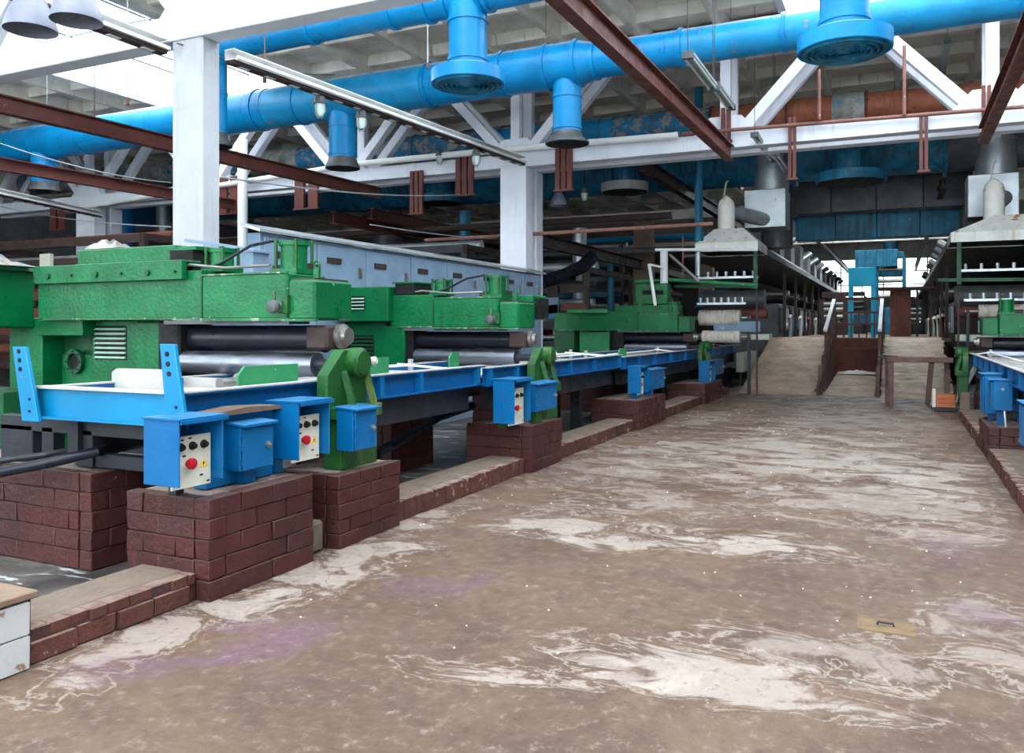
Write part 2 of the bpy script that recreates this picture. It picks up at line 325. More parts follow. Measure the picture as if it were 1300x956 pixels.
while x < 14:
    y0, y1 = YB0, 40
    if S1[0] - .1 < x < S1[1] + .1 or S2[0] - .1 < x < S2[1] + .1: y0 = YE
    if S3_FILL[0] - .1 < x < S3_FILL[1] + .1: y1 = Y30
    if S4_FILL[0] - .1 < x < S4_FILL[1]: y0 = max(y0, Y40)
    part(MB().prism([(x - .09, ZC), (x + .09, ZC), (x + .06, ZC - .32), (x - .06, ZC - .32)], 'y', y0, y1), 'ceiling_rib', 'ceiling', ce)
    x += 1.5
y = -1.5
while y < 40:
    for x0, x1 in (((-33, S1[0] - .1), (S1[1] + .1, (S4_FILL if y < Y40 else S2)[0] - .1), (S2[1] + .1, 13)) if y < YE else ((-33, 13),) if y < Y30 else ((-33, S3_FILL[0] - .1), (S3_FILL[1] + .1, 13))):
        part(MB().prism([(y - .08, ZC), (y + .08, ZC), (y + .05, ZC - .22), (y - .05, ZC - .22)], 'x', x0, x1), 'ceiling_rib', 'ceiling', ce)
    y += 1.5
for n, (s0, s1, ya, YE) in enumerate((S1 + (YB0, YE), S2 + (YB0, YE), S3_FILL + (Y30, Y31), S4_FILL + (YB0, Y40))):
    w = tag(thing('window_%d' % (n + 2 if n < 3 else 6), None, None, ((s0 + s1) / 2, 6, ZC)), kind='structure')  # last two of the loop are added openings that light ramps and presses
    part(MB().box(s0 - .12, s0 + .015, ya, YE, ZC - .32, ZC + .45).box(s1 - .015, s1 + .12, ya, YE, ZC - .32, ZC + .45).box(s0, s1, YE - .12, YE + .015, ZC - .32, ZC + .45), 'window_frame', 'white', w)
    k = 6; d = (s1 - s0) / k
    for i in range(k):
        part(MB().box(s0 + i * d, s0 + (i + 1) * d, ya, YE, ZC + .36, ZC + .372), 'window_pane', 'glass', w)
        if i: part(MB().box(s0 + i * d - .02, s0 + i * d + .02, ya, YE, ZC + .335, ZC + .36), 'mullion', 'dark_steel', w)
    for yy in [ya + 4 * q for q in range(1, 6) if ya + 4 * q < YE]: part(MB().box(s0, s1, yy - .03, yy + .03, ZC + .31, ZC + .335), 'mullion', 'white', w)

# columns (pairs at the expansion joint of the second row)
def column(x0, x1, y0, y1, z, mat='white'): return st(MB().box(x0, x1, y0, y1, 0, z), 'column', mat, bevel=.015)
column(-7.82, -7.34, 7.2, 7.48, 5.0, 'white_dimmed')
column(-7.75, -7.14, 16.0, 16.38, 5.03); column(-7.75, -7.14, 16.55, 16.93, 5.0)
column(-21.1, -20.35, 16.0, 16.38, 5.1); column(-21.1, -20.35, 16.55, 16.93, 5.0)
column(5.6, 6.2, 16.0, 16.38, 5.03)
column(-7.65, -7.05, 25.5, 25.9, 5.0, 'concrete_brown'); column(-7.65, -7.05, 35, 35.4, 5.0, 'concrete_brown'); column(-20.9, -20.3, 26, 26.4, 5.0, 'concrete_brown')

# roof trusses
NODES = [-7.45 + 4.45 * k for k in range(-4, 5)]
def truss(Y, z0, z1, label, mat='white', t=0.2, full=True):
    r = thing('roof_truss', label, 'truss', (NODES[4], Y, z0))
    part(MB().box(-25.5, 10.5, Y - .14, Y + .14, z0, z0 + .3), 'lower_chord', mat, r, .01)
    part(MB().box(-25.5, 10.5, Y - .14, Y + .14, z1, z1 + .3), 'upper_chord', mat, r, .01)
    for i, x in enumerate(NODES):
        if not full: continue
        for sgn in (-1, 1):
            part(MB().bar((x + sgn * .18, Y, z0 + .2), (x + sgn * 2.05, Y, z1 + .1), t, t, (0, 1, 0)), 'diagonal', mat, r, .008)
        part(MB().prism([(x - .62, z0 + .28), (x + .62, z0 + .28), (x + .3, z0 + .62), (x - .3, z0 + .62)], 'y', Y - .11, Y + .11), 'gusset', mat, r)
        part(MB().box(x - .1, x + .1, Y - .09, Y + .09, z0 + .3, z1), 'vertical', mat, r)
    return r
truss(7.32, 5.0, 7.15, 'white concrete truss chord crossing above the large white pillar under the rooflight')
truss(16.2, 5.03, 7.15, 'white concrete truss with paired diagonals, front one of the pair over the rust-red hangers')
truss(16.85, 5.03, 7.15, 'white concrete truss standing just behind the twin truss at the double pillar')
truss(26, 5.03, 7.15, 'dim concrete truss deeper in the hall behind the dark blue main duct', 'ceiling', full=False)
truss(36, 5.03, 7.15, 'dim concrete truss far down the hall over the drying ranges', 'ceiling', full=False)

# ================================================================ brick piers and kerbs
def pier(x0, x1, y0, y1, z, label, face='x+', courses=5, mat='brick', near=True):
    r = thing('brick_pier', label, 'pier', ((x0 + x1) / 2, (y0 + y1) / 2, 0), 'oxblood brick piers under the machines')
    part(MB().box(x0 + .02, x1 - .02, y0 + .02, y1 - .02, 0, z - .008), 'mortar_core', 'mortar', r)
    h = z / courses
    def run(a, b, off):
        out = []; p = a - off
        while p < b - .02:
            q = min(p + .27, b)
            if b - q < .07: q = b
            s = max(p, a)
            if q - s > .03: out.append((s, q))
            p = q
        return out
    for c in range(courses):
        za, zb = c * h + .003, (c + 1) * h - .003
        off = (c % 2) * .13
        xa, xb = (x1 - .11, x1) if face == 'x+' else (x0, x0 + .11)
        for (a, b) in run(y0, y1, off):
            j = random.uniform(-.004, .008) * (1 if face == 'x+' else -1)
            piece(r, xa + j, xb + j, a + .003, b - .003, za, zb)
        if near:
            e0, e1 = (x0, x1 - .115) if face == 'x+' else (x0 + .115, x1)
            for (a, b) in run(e0, e1, .13 - off):
                j = random.uniform(-.006, .004)
                piece(r, a + .003, b - .003, y0 + j, y0 + .1 + j, za, zb)
    return r
pier(-4.30, -3.63, 3.61, 4.56, .6, 'oxblood brick pier under the two control boxes at the end of the cyan trough')
pier(-4.30, -3.65, 4.87, 5.68, .53, 'oxblood brick pier carrying the moss-green bearing pedestal of the first press')
pier(-4.45, -3.65, 8.31, 9.23, .52, 'oxblood brick pier under the single open control box of the middle press', courses=4)
pier(-4.45, -3.65, 12.53, 14.1, .46, 'oxblood brick pier in the long gap between the middle and far presses', courses=4)
pier(-4.45, -3.65, 17.35, 19.2, .42, 'oxblood brick pier below the far press beside the ramp', courses=3)
pier(-6.5, -4.80, 3.75, 4.5, .64, 'dark brick pier set back in the shade under the black frame and pipes')
pier(-6.3, -5.0, 7.6, 8.5, .75, 'shaded brick pier behind the sloping black hose under the trough')
pier(-6.0, -5.0, 11.4, 12.6, .75, 'shaded brick pier behind the pier in the long gap')
pier(-6.0, -5.0, 15.0, 16.4, .75, 'shaded brick pier under the trough before the far press')
solo(MB().box(-3.98, -3.74, 4.6, 4.82, 0, .22), 'filler_block', 'cap', 'low concrete block wedged between the two front brick piers', 'block', bevel=.02)
pier(0.98, 1.5, 11.3, 12.6, .42, 'oxblood brick pier on the far side of the aisle under the blue boxes', 'x-', 4)
pier(1.3, 1.9, 16.6, 17.8, .42, 'oxblood brick pier under the press across the aisle', 'x-', 4)

def kerb(x0, x1, segs, h, name, face):
    k = tag(thing(name, None, None, ((x0 + x1) / 2, segs[0][0], 0)), kind='structure')
    for (a, b, style) in segs:
        part(MB().box(x0 + .02, x1 - .02, a, b, 0, h - .01), 'mortar_core', 'mortar', k)
        xa, xb = (x1 - .13, x1) if face > 0 else (x0, x0 + .13)
        if style == 'stretch':
            p = a
            while p < b - .05:
                q = min(p + random.uniform(.23, .27), b); j = random.uniform(-.015, .008)
                piece(k, xa + j, xb + j, p + .006, q - .006, .005, h * .6, 'brick_kerb'); p = q
            p = a
            while p < b - .03:
                q = min(p + random.uniform(.1, .15), b); j = random.uniform(-.03, .006)
                piece(k, xa + j, xb + j, p + .004, q - .004, h * .63, h - .006, 'brick_kerb'); p = q
        else:
            p = a
            while p < b - .03:
                q = min(p + random.uniform(.085, .11), b); j = random.uniform(-.008, .008)
                piece(k, xa + j, xb + j, p + .004, q - .004, .003, h - .006 + random.uniform(-.008, .004), 'brick_kerb'); p = q
        part(MB().box(x0 if face > 0 else x0 + .1, x1 - .1 if face > 0 else x1, a, b, h - .03, h), 'concrete_cap', 'cap', k, .01)
    return k
kerb(-4.15, -3.72, [(2.57, 3.6, 'stretch'), (5.68, 8.3, 'soldier'), (9.23, 12.5, 'soldier'), (14.1, 17.3, 'soldier'), (19.2, 20.4, 'soldier')], .17, 'kerb', 1)
kerb(0.98, 1.36, [(4.5, 11.3, 'soldier'), (12.6, 16.5, 'soldier')], .17, 'kerb', -1)
# white tiled block at the near end of the kerb
tb = thing('tiled_block', 'white tiled masonry block with a wooden board on top at the kerb end', 'block', (-4.0, 2.2, 0))
part(MB().box(-4.4, -3.70, 1.62, 2.57, 0, .33), 'block_core', 'mortar', tb)
for i in range(4):
    for j in range(2): piece(tb, -3.705, -3.68, 1.64 + i * .23, 1.86 + i * .23, .01 + j * .16, .163 + j * .16, 'tile', 'tile')
part(MB().box(-4.42, -3.67, 1.6, 2.59, .33, .365), 'top_board', 'wood', tb, .006)
# manhole
hz = thing('floor_hatch', 'small rusty square hatch set flush in the aisle floor', 'hatch', (-.05, 4.86, 0))
part(MB().box(-.18, .07, 4.77, 4.95, -.02, .004), 'hatch_plate', 'hatch', hz)
for bb in ((-.2, .09, 4.75, 4.77), (-.2, .09, 4.95, 4.97), (-.2, -.18, 4.77, 4.95), (.07, .09, 4.77, 4.95)): part(MB().box(*bb, -.02, .006), 'hatch_rim', 'hatch', hz)
part(MB().tube([(-.1, 4.86, .006), (-.1, 4.86, .02), (-.02, 4.86, .02), (-.02, 4.86, .006)], .006, 6), 'hatch_ring', 'dark_steel', hz)

# ================================================================ roller troughs (blue steel tables)
def trough(x0, x1, y0, y1, zt, label, side, stiff, end_mat=None, plates=(), group=None, legs=True, bars=(), h=.2):
    """side +1: the aisle is at x1; -1: at x0"""
    xa = x1 if side > 0 else x0
    r = thing('roller_trough', label, 'trough', ((x0 + x1) / 2, (y0 + y1) / 2, 0))
    part(MB().channel((xa - side * .035, y0, zt - h / 2), (xa - side * .035, y1, zt - h / 2), .07, h, .012, -side * -1 if False else side), 'side_channel', 'blue_deep', r)
    xb = x0 if side > 0 else x1
    part(MB().channel((xb + side * .035, y0, zt - h / 2), (xb + side * .035, y1, zt - h / 2), .07, h, .012, -side), 'side_channel', 'blue_deep', r)
    part(MB().box(x0 + .075, x1 - .075, y0, y1, zt - .1, zt - .07), 'tray', 'trough', r)
    for xx in (x0, x1 - .07): part(MB().box(xx - .004, xx + .074, y0, y1, zt + .001, zt + .012), 'tray_rim', 'trough', r)
    if end_mat:
        part(MB().box(x0, x1, y0 - .015, y0, zt - .2, zt).box(x0, x1, y0 - .07, y0, zt - .2, zt - .187), 'end_panel', end_mat, r)
        part(MB().box(x0, x1, y0 - .05, y0 + .05, zt, zt + .015), 'end_rim', 'trough', r)
    for yy in stiff: part(MB().box(xa - (.06 if side > 0 else 0), xa + (0 if side > 0 else .06), yy - .03, yy + .03, zt - h, zt + .004), 'stiffener', 'blue', r)
    for yy, L, hh in plates:
        part(MB().prism([(yy, zt), (yy + L, zt), (yy + L, zt + hh), (yy + .06, zt + hh), (yy, zt + hh - .06)], 'x', xa - side * .12, xa - side * .1), 'guide_plate', 'green_pale', r)
    for (ya, yb, xo) in bars:
        part(MB().tube([(xa - side * xo, ya, zt + .03), (xa - side * xo, yb, zt + .03)], .014, 6), 'guide_bar', 'white_pipe', r)
        part(MB().bar((xa - side * .05, yb, zt), (xa - side * xo, yb - .25, zt + .05), .03, .02), 'bar_bracket', 'white_pipe', r)
        part(MB().box(xa - side * xo - .02, xa - side * xo + .02, yb - .02, yb + .02, zt - .05, zt + .09), 'bar_clip', 'trough', r)
    if legs:
        part(MB().box(xa - side * .2 - .05, xa - side * .2 + .05, y0 + .3, y1 - .1, zt - .46, zt - .22), 'support_beam', 'dark_steel', r)
        part(MB().box(xb + side * .2 - .05, xb + side * .2 + .05, y0 + .1, y1 - .1, zt - .46, zt - .22), 'support_beam', 'dark_steel', r)
    return r
t1 = trough(-5.32, -4.0, 3.76, 7.9, 1.19, 'cyan-ended blue steel trough at the near press with upright drilled posts', 1, [5.95, 6.6, 7.75], 'cyan',
            plates=[(4.35, .62, .14), (5.75, .45, .15), (7.3, .2, .16)], bars=[(5.9, 7.2, .5)])
for (ya, yb, tx) in ((3.74, 3.74, -4.02), (3.74, 3.74, -5.36)):
    part(MB().prism([(tx, .97), (tx + .16, .99), (tx + .06, 1.5), (tx - .06, 1.5)] if tx > -5 else [(tx, .97), (tx + .17, .97), (tx + .03, 1.47), (tx - .1, 1.47)], 'y', 3.66, 3.69), 'drilled_post', 'cyan', t1, .004)
    for k in range(3):
        zz = 1.44 - k * .06; xx = tx + (.005 if tx > -5 else -.03) + k * .008
        part(MB().cyl((xx, 3.655, zz), (xx, 3.668, zz), .016, n=10), 'bolt_hole', 'black', t1)
    for zz in (1.12, 1.04): part(MB().cyl((tx + .08, 3.655, zz), (tx + .08, 3.668, zz), .01, n=8), 'bolt_hole', 'black', t1)
# black under-frame of the first trough
for (x0, x1, y0, y1, z0, z1) in ((-5.95, -4.1, 3.9, 3.98, .86, .97), (-5.15, -4.98, 3.9, 4.0, .645, .9), (-5.95, -5.6, 3.9, 4.0, .645, .9), (-5.0, -4.1, 3.92, 4.0, .645, .74), (-4.35, -4.25, 4.0, 4.1, .6, .97), (-5.5, -5.38, 3.9, 4.0, .645, .9)):
    part(MB().box(x0, x1, y0, y1, z0, z1), 'frame_bar', 'dark_steel', t1, .006)
part(MB().prism([(-5.28, 1.12), (-4.70, 1.12), (-4.70, 1.3), (-5.23, 1.3), (-5.28, 1.27)], 'y', 4.3, 4.32), 'splash_plate', 'trough', t1, label='rust-marked grey splash plate')
part(MB().cyl((-4.62, 4.9, 1.18), (-4.62, 5.0, 1.18), .07).cyl((-4.62, 4.7, 1.18), (-4.62, 4.9, 1.18), .04), 'end_roller', 'steel', t1)
part(MB().box(-5.28, -4.7, 4.95, 4.98, 1.1, 1.2), 'cross_plate', 'trough', t1)
t2 = trough(-5.32, -4.0, 7.96, 12.75, 1.16, 'middle blue steel trough with white guide bars between two joint plates', 1, [8.05, 8.75, 9.6, 10.5, 11.5, 12.68],
            plates=[(9.75, .45, .14)], bars=[(9.9, 12.0, .35), (10.5, 12.4, .75)])
t3 = trough(-5.32, -4.0, 12.85, 23.6, 1.12, 'far blue steel trough narrowing toward the ramp', 1, [12.95, 13.8, 14.8, 16, 17.2, 19.3, 20, 20.8, 21.6, 22.6],
            plates=[(12.9, .4, .14)], bars=[(13.2, 16.4, .4), (19.0, 22.0, .4)])
t4 = trough(1.2, 2.6, 8.6, 22.5, 1.12, 'blue steel trough on the opposite side of the aisle', -1, [9.6, 10.6, 11.6, 12.6, 13.6, 14.6, 15.6, 16.6, 18.8, 20], bars=[(10, 17, .3)])
solo(MB().box(-5.3, -4.2, 20.3, 23.5, .0, .5), 'trough_footing', 'dark_steel', 'black steel footing under the far blue trough', 'footing')
for y0, y1 in ((9, 9.2), (14, 14.2), (20, 20.2)): part(MB().box(1.5, 1.6, y0, y1, 0, .7), 'support_leg', 'dark_steel', t4)
for tt, yy in ((t1, 6.4), (t2, 10.3), (t2, 12.0), (t3, 15.2), (t3, 20.6)): part(MB().box(-4.6, -4.45, yy, yy + .12, 0, .95), 'support_leg', 'dark_steel', tt)

# ================================================================ presses
def louvre(x0, x1, y, z0, z1, n, parent, mat='louvre'):
    h = (z1 - z0) / n
    part(MB().box(x0 - .01, x1 + .01, y - .003, y, z0 - .01, z1), 'louvre_opening', 'black', parent)
    for i in range(n):
        z = z0 + i * h
        part(MB().prism([(y, z), (y, z + h * .55), (y - .025, z + h * .1)], 'x', x0, x1), 'louvre_slat', mat, parent)
def cylinder_unit(x, y, z, r, h, parent):
    part(MB().box(x - r * 1.25, x + r * 1.25, y - r * 1.25, y + r * 1.25, z, z + .04).cyl((x, y, z + .04), (x, y, z + h), r).cyl((x, y, z + h), (x, y, z + h + .035), r * 1.15), 'ram_cylinder', 'green', parent)
    for dx, dy in ((-1, -1), (1, -1), (-1, 1), (1, 1)):
        part(MB().cyl((x + dx * r * .95, y + dy * r * .95, z), (x + dx * r * .95, y + dy * r * .95, z + h + .05), .014, n=8), 'tie_rod', 'green_moss', parent)
def press(Y, dz, label, s=1, X0=0.0, left=-7.6, step=True, fine=True):
    """a two-roller press; s=1 faces +x, X0 is added to mirrored positions"""
    X = lambda x: X0 + s * x
    def B(mb_or, x0, x1, y0, y1, z0, z1): a, b = sorted((X(x0), X(x1))); return mb_or.box(a, b, Y + y0, Y + y1, z0 + dz, z1 + dz)
    r = thing('roller_press', label, 'press', (X(-5.5), Y + .3, 0))
    part(B(MB(), -5.41, -4.2 - .28, 0, .5, 1.67, 2.05), 'pressure_arm', 'green', r, .015)
    part(B(MB(), -4.47, -4.2, -.01, .5, 1.66, 1.985), 'arm_end', 'green', r, .02)
    part(B(MB(), -4.46, -4.22, .03, .46, 1.98, 2.0), 'end_cover', 'dark_brown', r)
    part(B(MB(), left, -5.41, .05, .48, 1.68, 2.10), 'arm_beam', 'green', r, .012)
    part(B(MB(), -5.42, -5.40, -.008, .05, 1.67, 2.09), 'weld_seam', 'green_dark', r)
    part(B(MB(), -5.41, -4.475, -.014, .02, 1.655, 1.68), 'bottom_lip', 'lip', r); part(B(MB(), -4.475, -4.19, -.022, .02, 1.65, 1.672), 'bottom_lip', 'lip', r); part(B(MB(), -5.41, -4.48, -.01, .02, 2.042, 2.056), 'top_lip', 'lip', r)
    part(B(MB(), left + .1, -5.41, .036, .06, 1.672, 1.69), 'bottom_lip', 'lip', r)
    part(B(MB(), -5.9, -4.5, .04, .3, 1.63, 1.665), 'wear_plate', 'galv_dark', r)
    # rollers
    part(MB().cyl((X(-5.8), Y + .3, 1.505 + dz), (X(-4.33), Y + .3, 1.505 + dz), .115, n=32), 'upper_roller', 'rubber', r)
    part(MB().cyl((X(-5.75), Y + .16, 1.295 + dz), (X(-4.3), Y + .16, 1.295 + dz), .1, n=32), 'lower_roller', 'chrome', r)
    part(B(MB(), -6.05, -5.78, .1, .5, 1.1, 1.66), 'roller_housing', 'black', r, .02)
    part(B(MB(), -4.4, -4.18, .12, .42, 1.42, 1.62), 'bearing_block', 'dark_brown', r, .02)
    part(MB().rev((X(-4.2), Y + .3, 1.53 + dz), (s, 0, 0), [(0, .1), (.06, .1), (.07, .07), (.11, .07)], 16), 'bearing_cap', 'steel', r)
    # bracket with capped shaft and ribs
    a, b = sorted((X(-3.97), X(-3.87)))
    part(MB().prism([(Y - .28, .97 + dz), (Y + .24, .97 + dz), (Y + .22, 1.3 + dz), (Y + .12, 1.43 + dz), (Y - .08, 1.43 + dz), (Y - .28, 1.24 + dz)], 'x', a, b), 'bracket_plate', 'green_moss', r, .008)
    part(MB().rev((X(-3.89), Y + .06, 1.33 + dz), (s, 0, 0), [(0, .115), (.09, .115), (.11, .09), (.12, .09)], 20), 'shaft_cap', 'green_moss', r)
    part(MB().cyl((X(-4.32), Y + .15, 1.295 + dz), (X(-3.95), Y + .08, 1.31 + dz), .045, n=14), 'roller_shaft', 'dark_steel', r)
    for yy in (-.14, .14): part(MB().bar((X(-3.86), Y + yy + .06, 1.27 + dz), (X(-3.79), Y + yy + .08, .99 + dz), .035, .05), 'bracket_rib', 'green_moss', r)
    part(B(MB(), -3.985, -3.76, -.24, .3, .9, 1.0), 'bracket_base', 'green_moss', r, .01)
    part(MB().box(*sorted((X(-3.97), X(-3.80))), Y - .2, Y + .28, .3 if s < 0 else (.52 if Y < 8 else .42 if Y > 15 else .5), .91 + dz), 'pedestal', 'green_moss', r, .01)
    # rams, hoses, valve
    cylinder_unit(X(-5.42), Y + .25, 2.09 + dz, .1, .17, r)
    cylinder_unit(X(-4.62), Y + .25, 2.05 + dz, .11, .24, r)
    part(B(MB(), -4.9, -4.5, .3, .45, 2.04, 2.14), 'ram_base', 'dark_brown', r)
    if fine:
        part(MB().tube([(X(-5.5), Y + .2, 2.13 + dz), (X(-5.3), Y + .12, 2.16 + dz), (X(-5.0), Y + .15, 2.3 + dz), (X(-4.78), Y + .2, 2.34 + dz), (X(-4.66), Y + .25, 2.3 + dz)], .014, 8), 'air_hose', 'rubber', r)
        part(MB().tube([(X(-5.9), Y + .1, 2.12 + dz), (X(-5.6), Y + .05, 2.15 + dz), (X(-5.2), Y + .05, 2.11 + dz), (X(-4.75), Y + .1, 2.12 + dz)], .012, 8), 'air_hose', 'steel', r)
        part(MB().rev((X(-4.55), Y, 1.77 + dz), (0, -1, 0), [(0, .05), (.03, .05), (.04, .035), (.09, .06), (.12, .05), (.13, .02)], 14), 'relief_valve', 'galv_dark', r)
        part(MB().tube([(X(-4.55), Y - .07, 1.82 + dz), (X(-4.54), Y - .09, 1.9 + dz)], .01, 6), 'valve_lever', 'steel', r)
        part(MB().box(*sorted((X(-4.5), X(-4.44))), Y - .05, Y, 1.72 + dz, 1.86 + dz), 'valve_plate', 'green_moss', r)
        ring = [(X(-4.34) + .03 * math.cos(t * math.pi / 5), Y + .2, 2.12 + dz + .03 * math.sin(t * math.pi / 5)) for t in range(11)]
        part(MB().tube(ring, .009, 6).bar((X(-4.34), Y + .2, 1.99 + dz), (X(-4.34), Y + .2, 2.09 + dz), .05, .03), 'lifting_eye', 'green', r)
        part(MB().rev((X(-3.87), Y + .27, 1.33 + dz), (s, 0, 0), [(0, .03), (.05, .04), (.07, .02)], 10), 'grease_cup', 'panel', r)
    return r
p1 = press(5.3, 0, 'large green two-roller press with the polished roller nearest the cyan trough')
p2 = press(9.2, -.07, 'middle green roller press behind the single open control box', left=-6.1)
p3 = press(18.4, -.14, 'far green roller press carrying a cab-like box beside the white ribbed rolls', left=-7.5, fine=False)
# body of the first press: recessed flange bay, louvres, cabinet
part(MB().prism([(5.28, 2.02), (5.34, 2.02), (5.34, 2.17), (5.5, 2.17), (5.5, 2.19), (5.28, 2.19)], 'x', -7.55, -5.62), 'angle_strip', 'green', p1, .004)
for k in range(6): part(MB().cyl((-7.35 + k * .33, 5.26, 2.09), (-7.35 + k * .33, 5.29, 2.09), .03 if k in (0, 2, 4) else .014, n=10), 'strip_bolt', 'green_dark', p1)
part(MB().box(-7.3, -6.0, 5.55, 5.75, 2.1, 2.36), 'top_housing', 'green', p1, .01)
part(MB().box(-6.0, -5.72, 5.5, 5.75, 2.1, 2.3), 'housing_opening', 'black', p1)
part(MB().box(-6.05, -5.68, 5.5, 5.75, 2.3, 2.33), 'housing_lid', 'green', p1)
part(MB().box(-8.25, -7.75, 5.5, 6.1, .35, 1.7), 'side_post', 'green', p1, .01)
part(MB().box(-7.75, -7.15, 5.75, 6.2, .9, 1.68), 'recess_panel', 'green_dark', p1)
part(MB().box(-7.75, -7.1, 5.45, 5.75, 1.52, 1.68), 'recess_hood', 'green', p1, .01)
part(MB().box(-7.7, -7.2, 5.68, 5.76, .95, 1.33), 'flange_plate', 'green', p1, .01)
part(MB().rev((-7.47, 5.68, 1.26), (0, -1, 0), [(0, .125), (.05, .125), (.05, .085), (.0, .085)], 24, caps=False), 'pipe_flange', 'green_dark', p1)
part(MB().cyl((-7.47, 5.665, 1.26), (-7.47, 5.672, 1.26), .086), 'pipe_bore', 'black', p1)
for k in range(8): part(MB().cyl((-7.47 + .105 * math.cos(k * .785), 5.62, 1.26 + .105 * math.sin(k * .785)), (-7.47 + .105 * math.cos(k * .785), 5.635, 1.26 + .105 * math.sin(k * .785)), .011, n=6), 'flange_bolt', 'dark_steel', p1)
part(MB().box(-7.15, -6.45, 5.6, 6.1, .9, 1.67), 'louvre_panel', 'green', p1, .01)
louvre(-7.1, -6.68, 5.6, 1.3, 1.62, 7, p1)
part(MB().box(-6.45, -6.05, 5.5, 6.1, .9, 1.67), 'front_panel', 'green', p1, .03)
part(MB().box(-8.6, -7.86, 4.95, 5.5, 1.6, 2.16), 'side_cabinet', 'green', p1, .012)
part(MB().box(-8.62, -7.8, 4.92, 5.5, 2.16, 2.19), 'cabinet_lid', 'green_pale', p1)
louvre(-8.5, -8.15, 4.95, 1.78, 2.0, 4, p1)
part(MB().box(-7.92, -7.86, 4.94, 4.96, 1.8, 1.88), 'cabinet_latch', 'black', p1)
part(MB().box(-8.6, -7.75, 5.1, 5.6, .35, .98), 'lower_box', 'green_dark', p1, .01)
part(MB().box(-8.3, -6.0, 6.1, 6.2, .3, 1.6), 'rear_plate', 'dark_steel', p1)
# middle press body
x0, x1, z0, z1 = -6.98, -6.12, 1.6, 2.12
part(MB().box(-6.85, -6.05, 9.12, 9.7, 1.68, 2.14), 'gear_cabinet', 'green', p2, .012); louvre(-6.8, -6.42, 9.12, 1.84, 2.02, 4, p2)
part(MB().box(-6.02, -5.72, 9.25, 9.7, 2.04, 2.18), 'cabinet_opening', 'black', p2); part(MB().box(-6.05, -5.7, 9.22, 9.7, 2.18, 2.2), 'cabinet_lid', 'green', p2)
part(MB().box(-6.88, -6.2, 9.3, 9.9, 1.1, 1.68), 'drive_panel', 'green', p2, .012); louvre(-6.85, -6.4, 9.3, 1.2, 1.5, 6, p2, 'green_dark')
part(MB().box(-6.2, -5.88, 9.25, 9.7, 1.0, 1.62), 'side_post', 'green', p2, .01)
part(MB().box(-4.7, -4.25, 9.75, 10.2, 1.7, 2.02), 'end_box', 'green', p2, .01); part(MB().box(-4.24, -4.2, 9.8, 10.15, 1.74, 1.98), 'box_opening', 'black', p2)
# far press: cab-like box, posts, guard rail
part(MB().box(-6.0, -4.5, 18.55, 18.9, 1.9, 2.12), 'guard_tray', 'green', p3, .01)
part(MB().box(-5.55, -4.75, 18.6, 18.9, 2.12, 2.62), 'ram_housing', 'green', p3, .03)
part(MB().box(-5.35, -4.85, 18.585, 18.61, 2.36, 2.46), 'housing_slot', 'black', p3)
part(MB().box(-7.1, -6.1, 18.3, 18.8, 1.94, 2.03), 'arm_cover', 'green_pale', p3, .01)
part(MB().box(-7.5, -7.0, 18.5, 18.9, .6, 1.6), 'side_post', 'green_dark', p3); part(MB().box(-6.9, -6.15, 18.6, 18.9, .9, 1.5), 'rear_panel', 'green_pale', p3)
p4 = press(17.6, -.2, 'green roller press on the opposite side of the aisle with crumpled paint', s=-1, X0=-2.79, left=-6.6, fine=False)

# long blue-grey cabinet housing behind the presses
cab = thing('cabinet_housing', 'long blue-grey steel housing with panel doors and a sloping lid behind the green presses', 'cabinet', (-7.0, 12, 0))
part(MB().box(-7.12, -6.92, 7.7, 16.3, 0, 2.74), 'body', 'cab', cab)
ys = [7.75, 8.75, 9.85, 11.05, 12.2, 13.35, 14.35, 15.3, 16.25]
for a, b in zip(ys, ys[1:]):
    d = part(MB().box(-6.92, -6.9, a + .01, b - .01, .3, 2.7), 'door', 'cab', cab, .004)
    part(MB().box(-6.9, -6.885, a + .2, a + .5, 2.46, 2.54), 'nameplate', 'dark_brown', d); part(MB().box(-6.9, -6.88, b - .2, b - .12, 2.3, 2.44), 'handle', 'steel', d)
part(MB().prism([(-6.84, 2.74), (-6.84, 2.77), (-7.13, 2.86), (-7.13, 2.82)], 'y', 7.6, 16.4), 'lid', 'galv', cab)
lc = thing('low_cabinet', 'low blue-grey cabinet with a sloping top behind the near press rams', 'cabinet', (-6.85, 7.1, 0))
part(MB().box(-7.2, -6.3, 6.9, 7.15, 0, 2.42), 'body', 'cab', lc); part(MB().prism([(-7.25, 2.56), (-6.25, 2.42), (-6.25, 2.44), (-7.25, 2.6)], 'y', 6.85, 7.18), 'lid', 'cab', lc)
part(MB().box(-6.9, -6.5, 6.88, 6.9, .5, 2.2), 'door', 'cab', lc, .004)

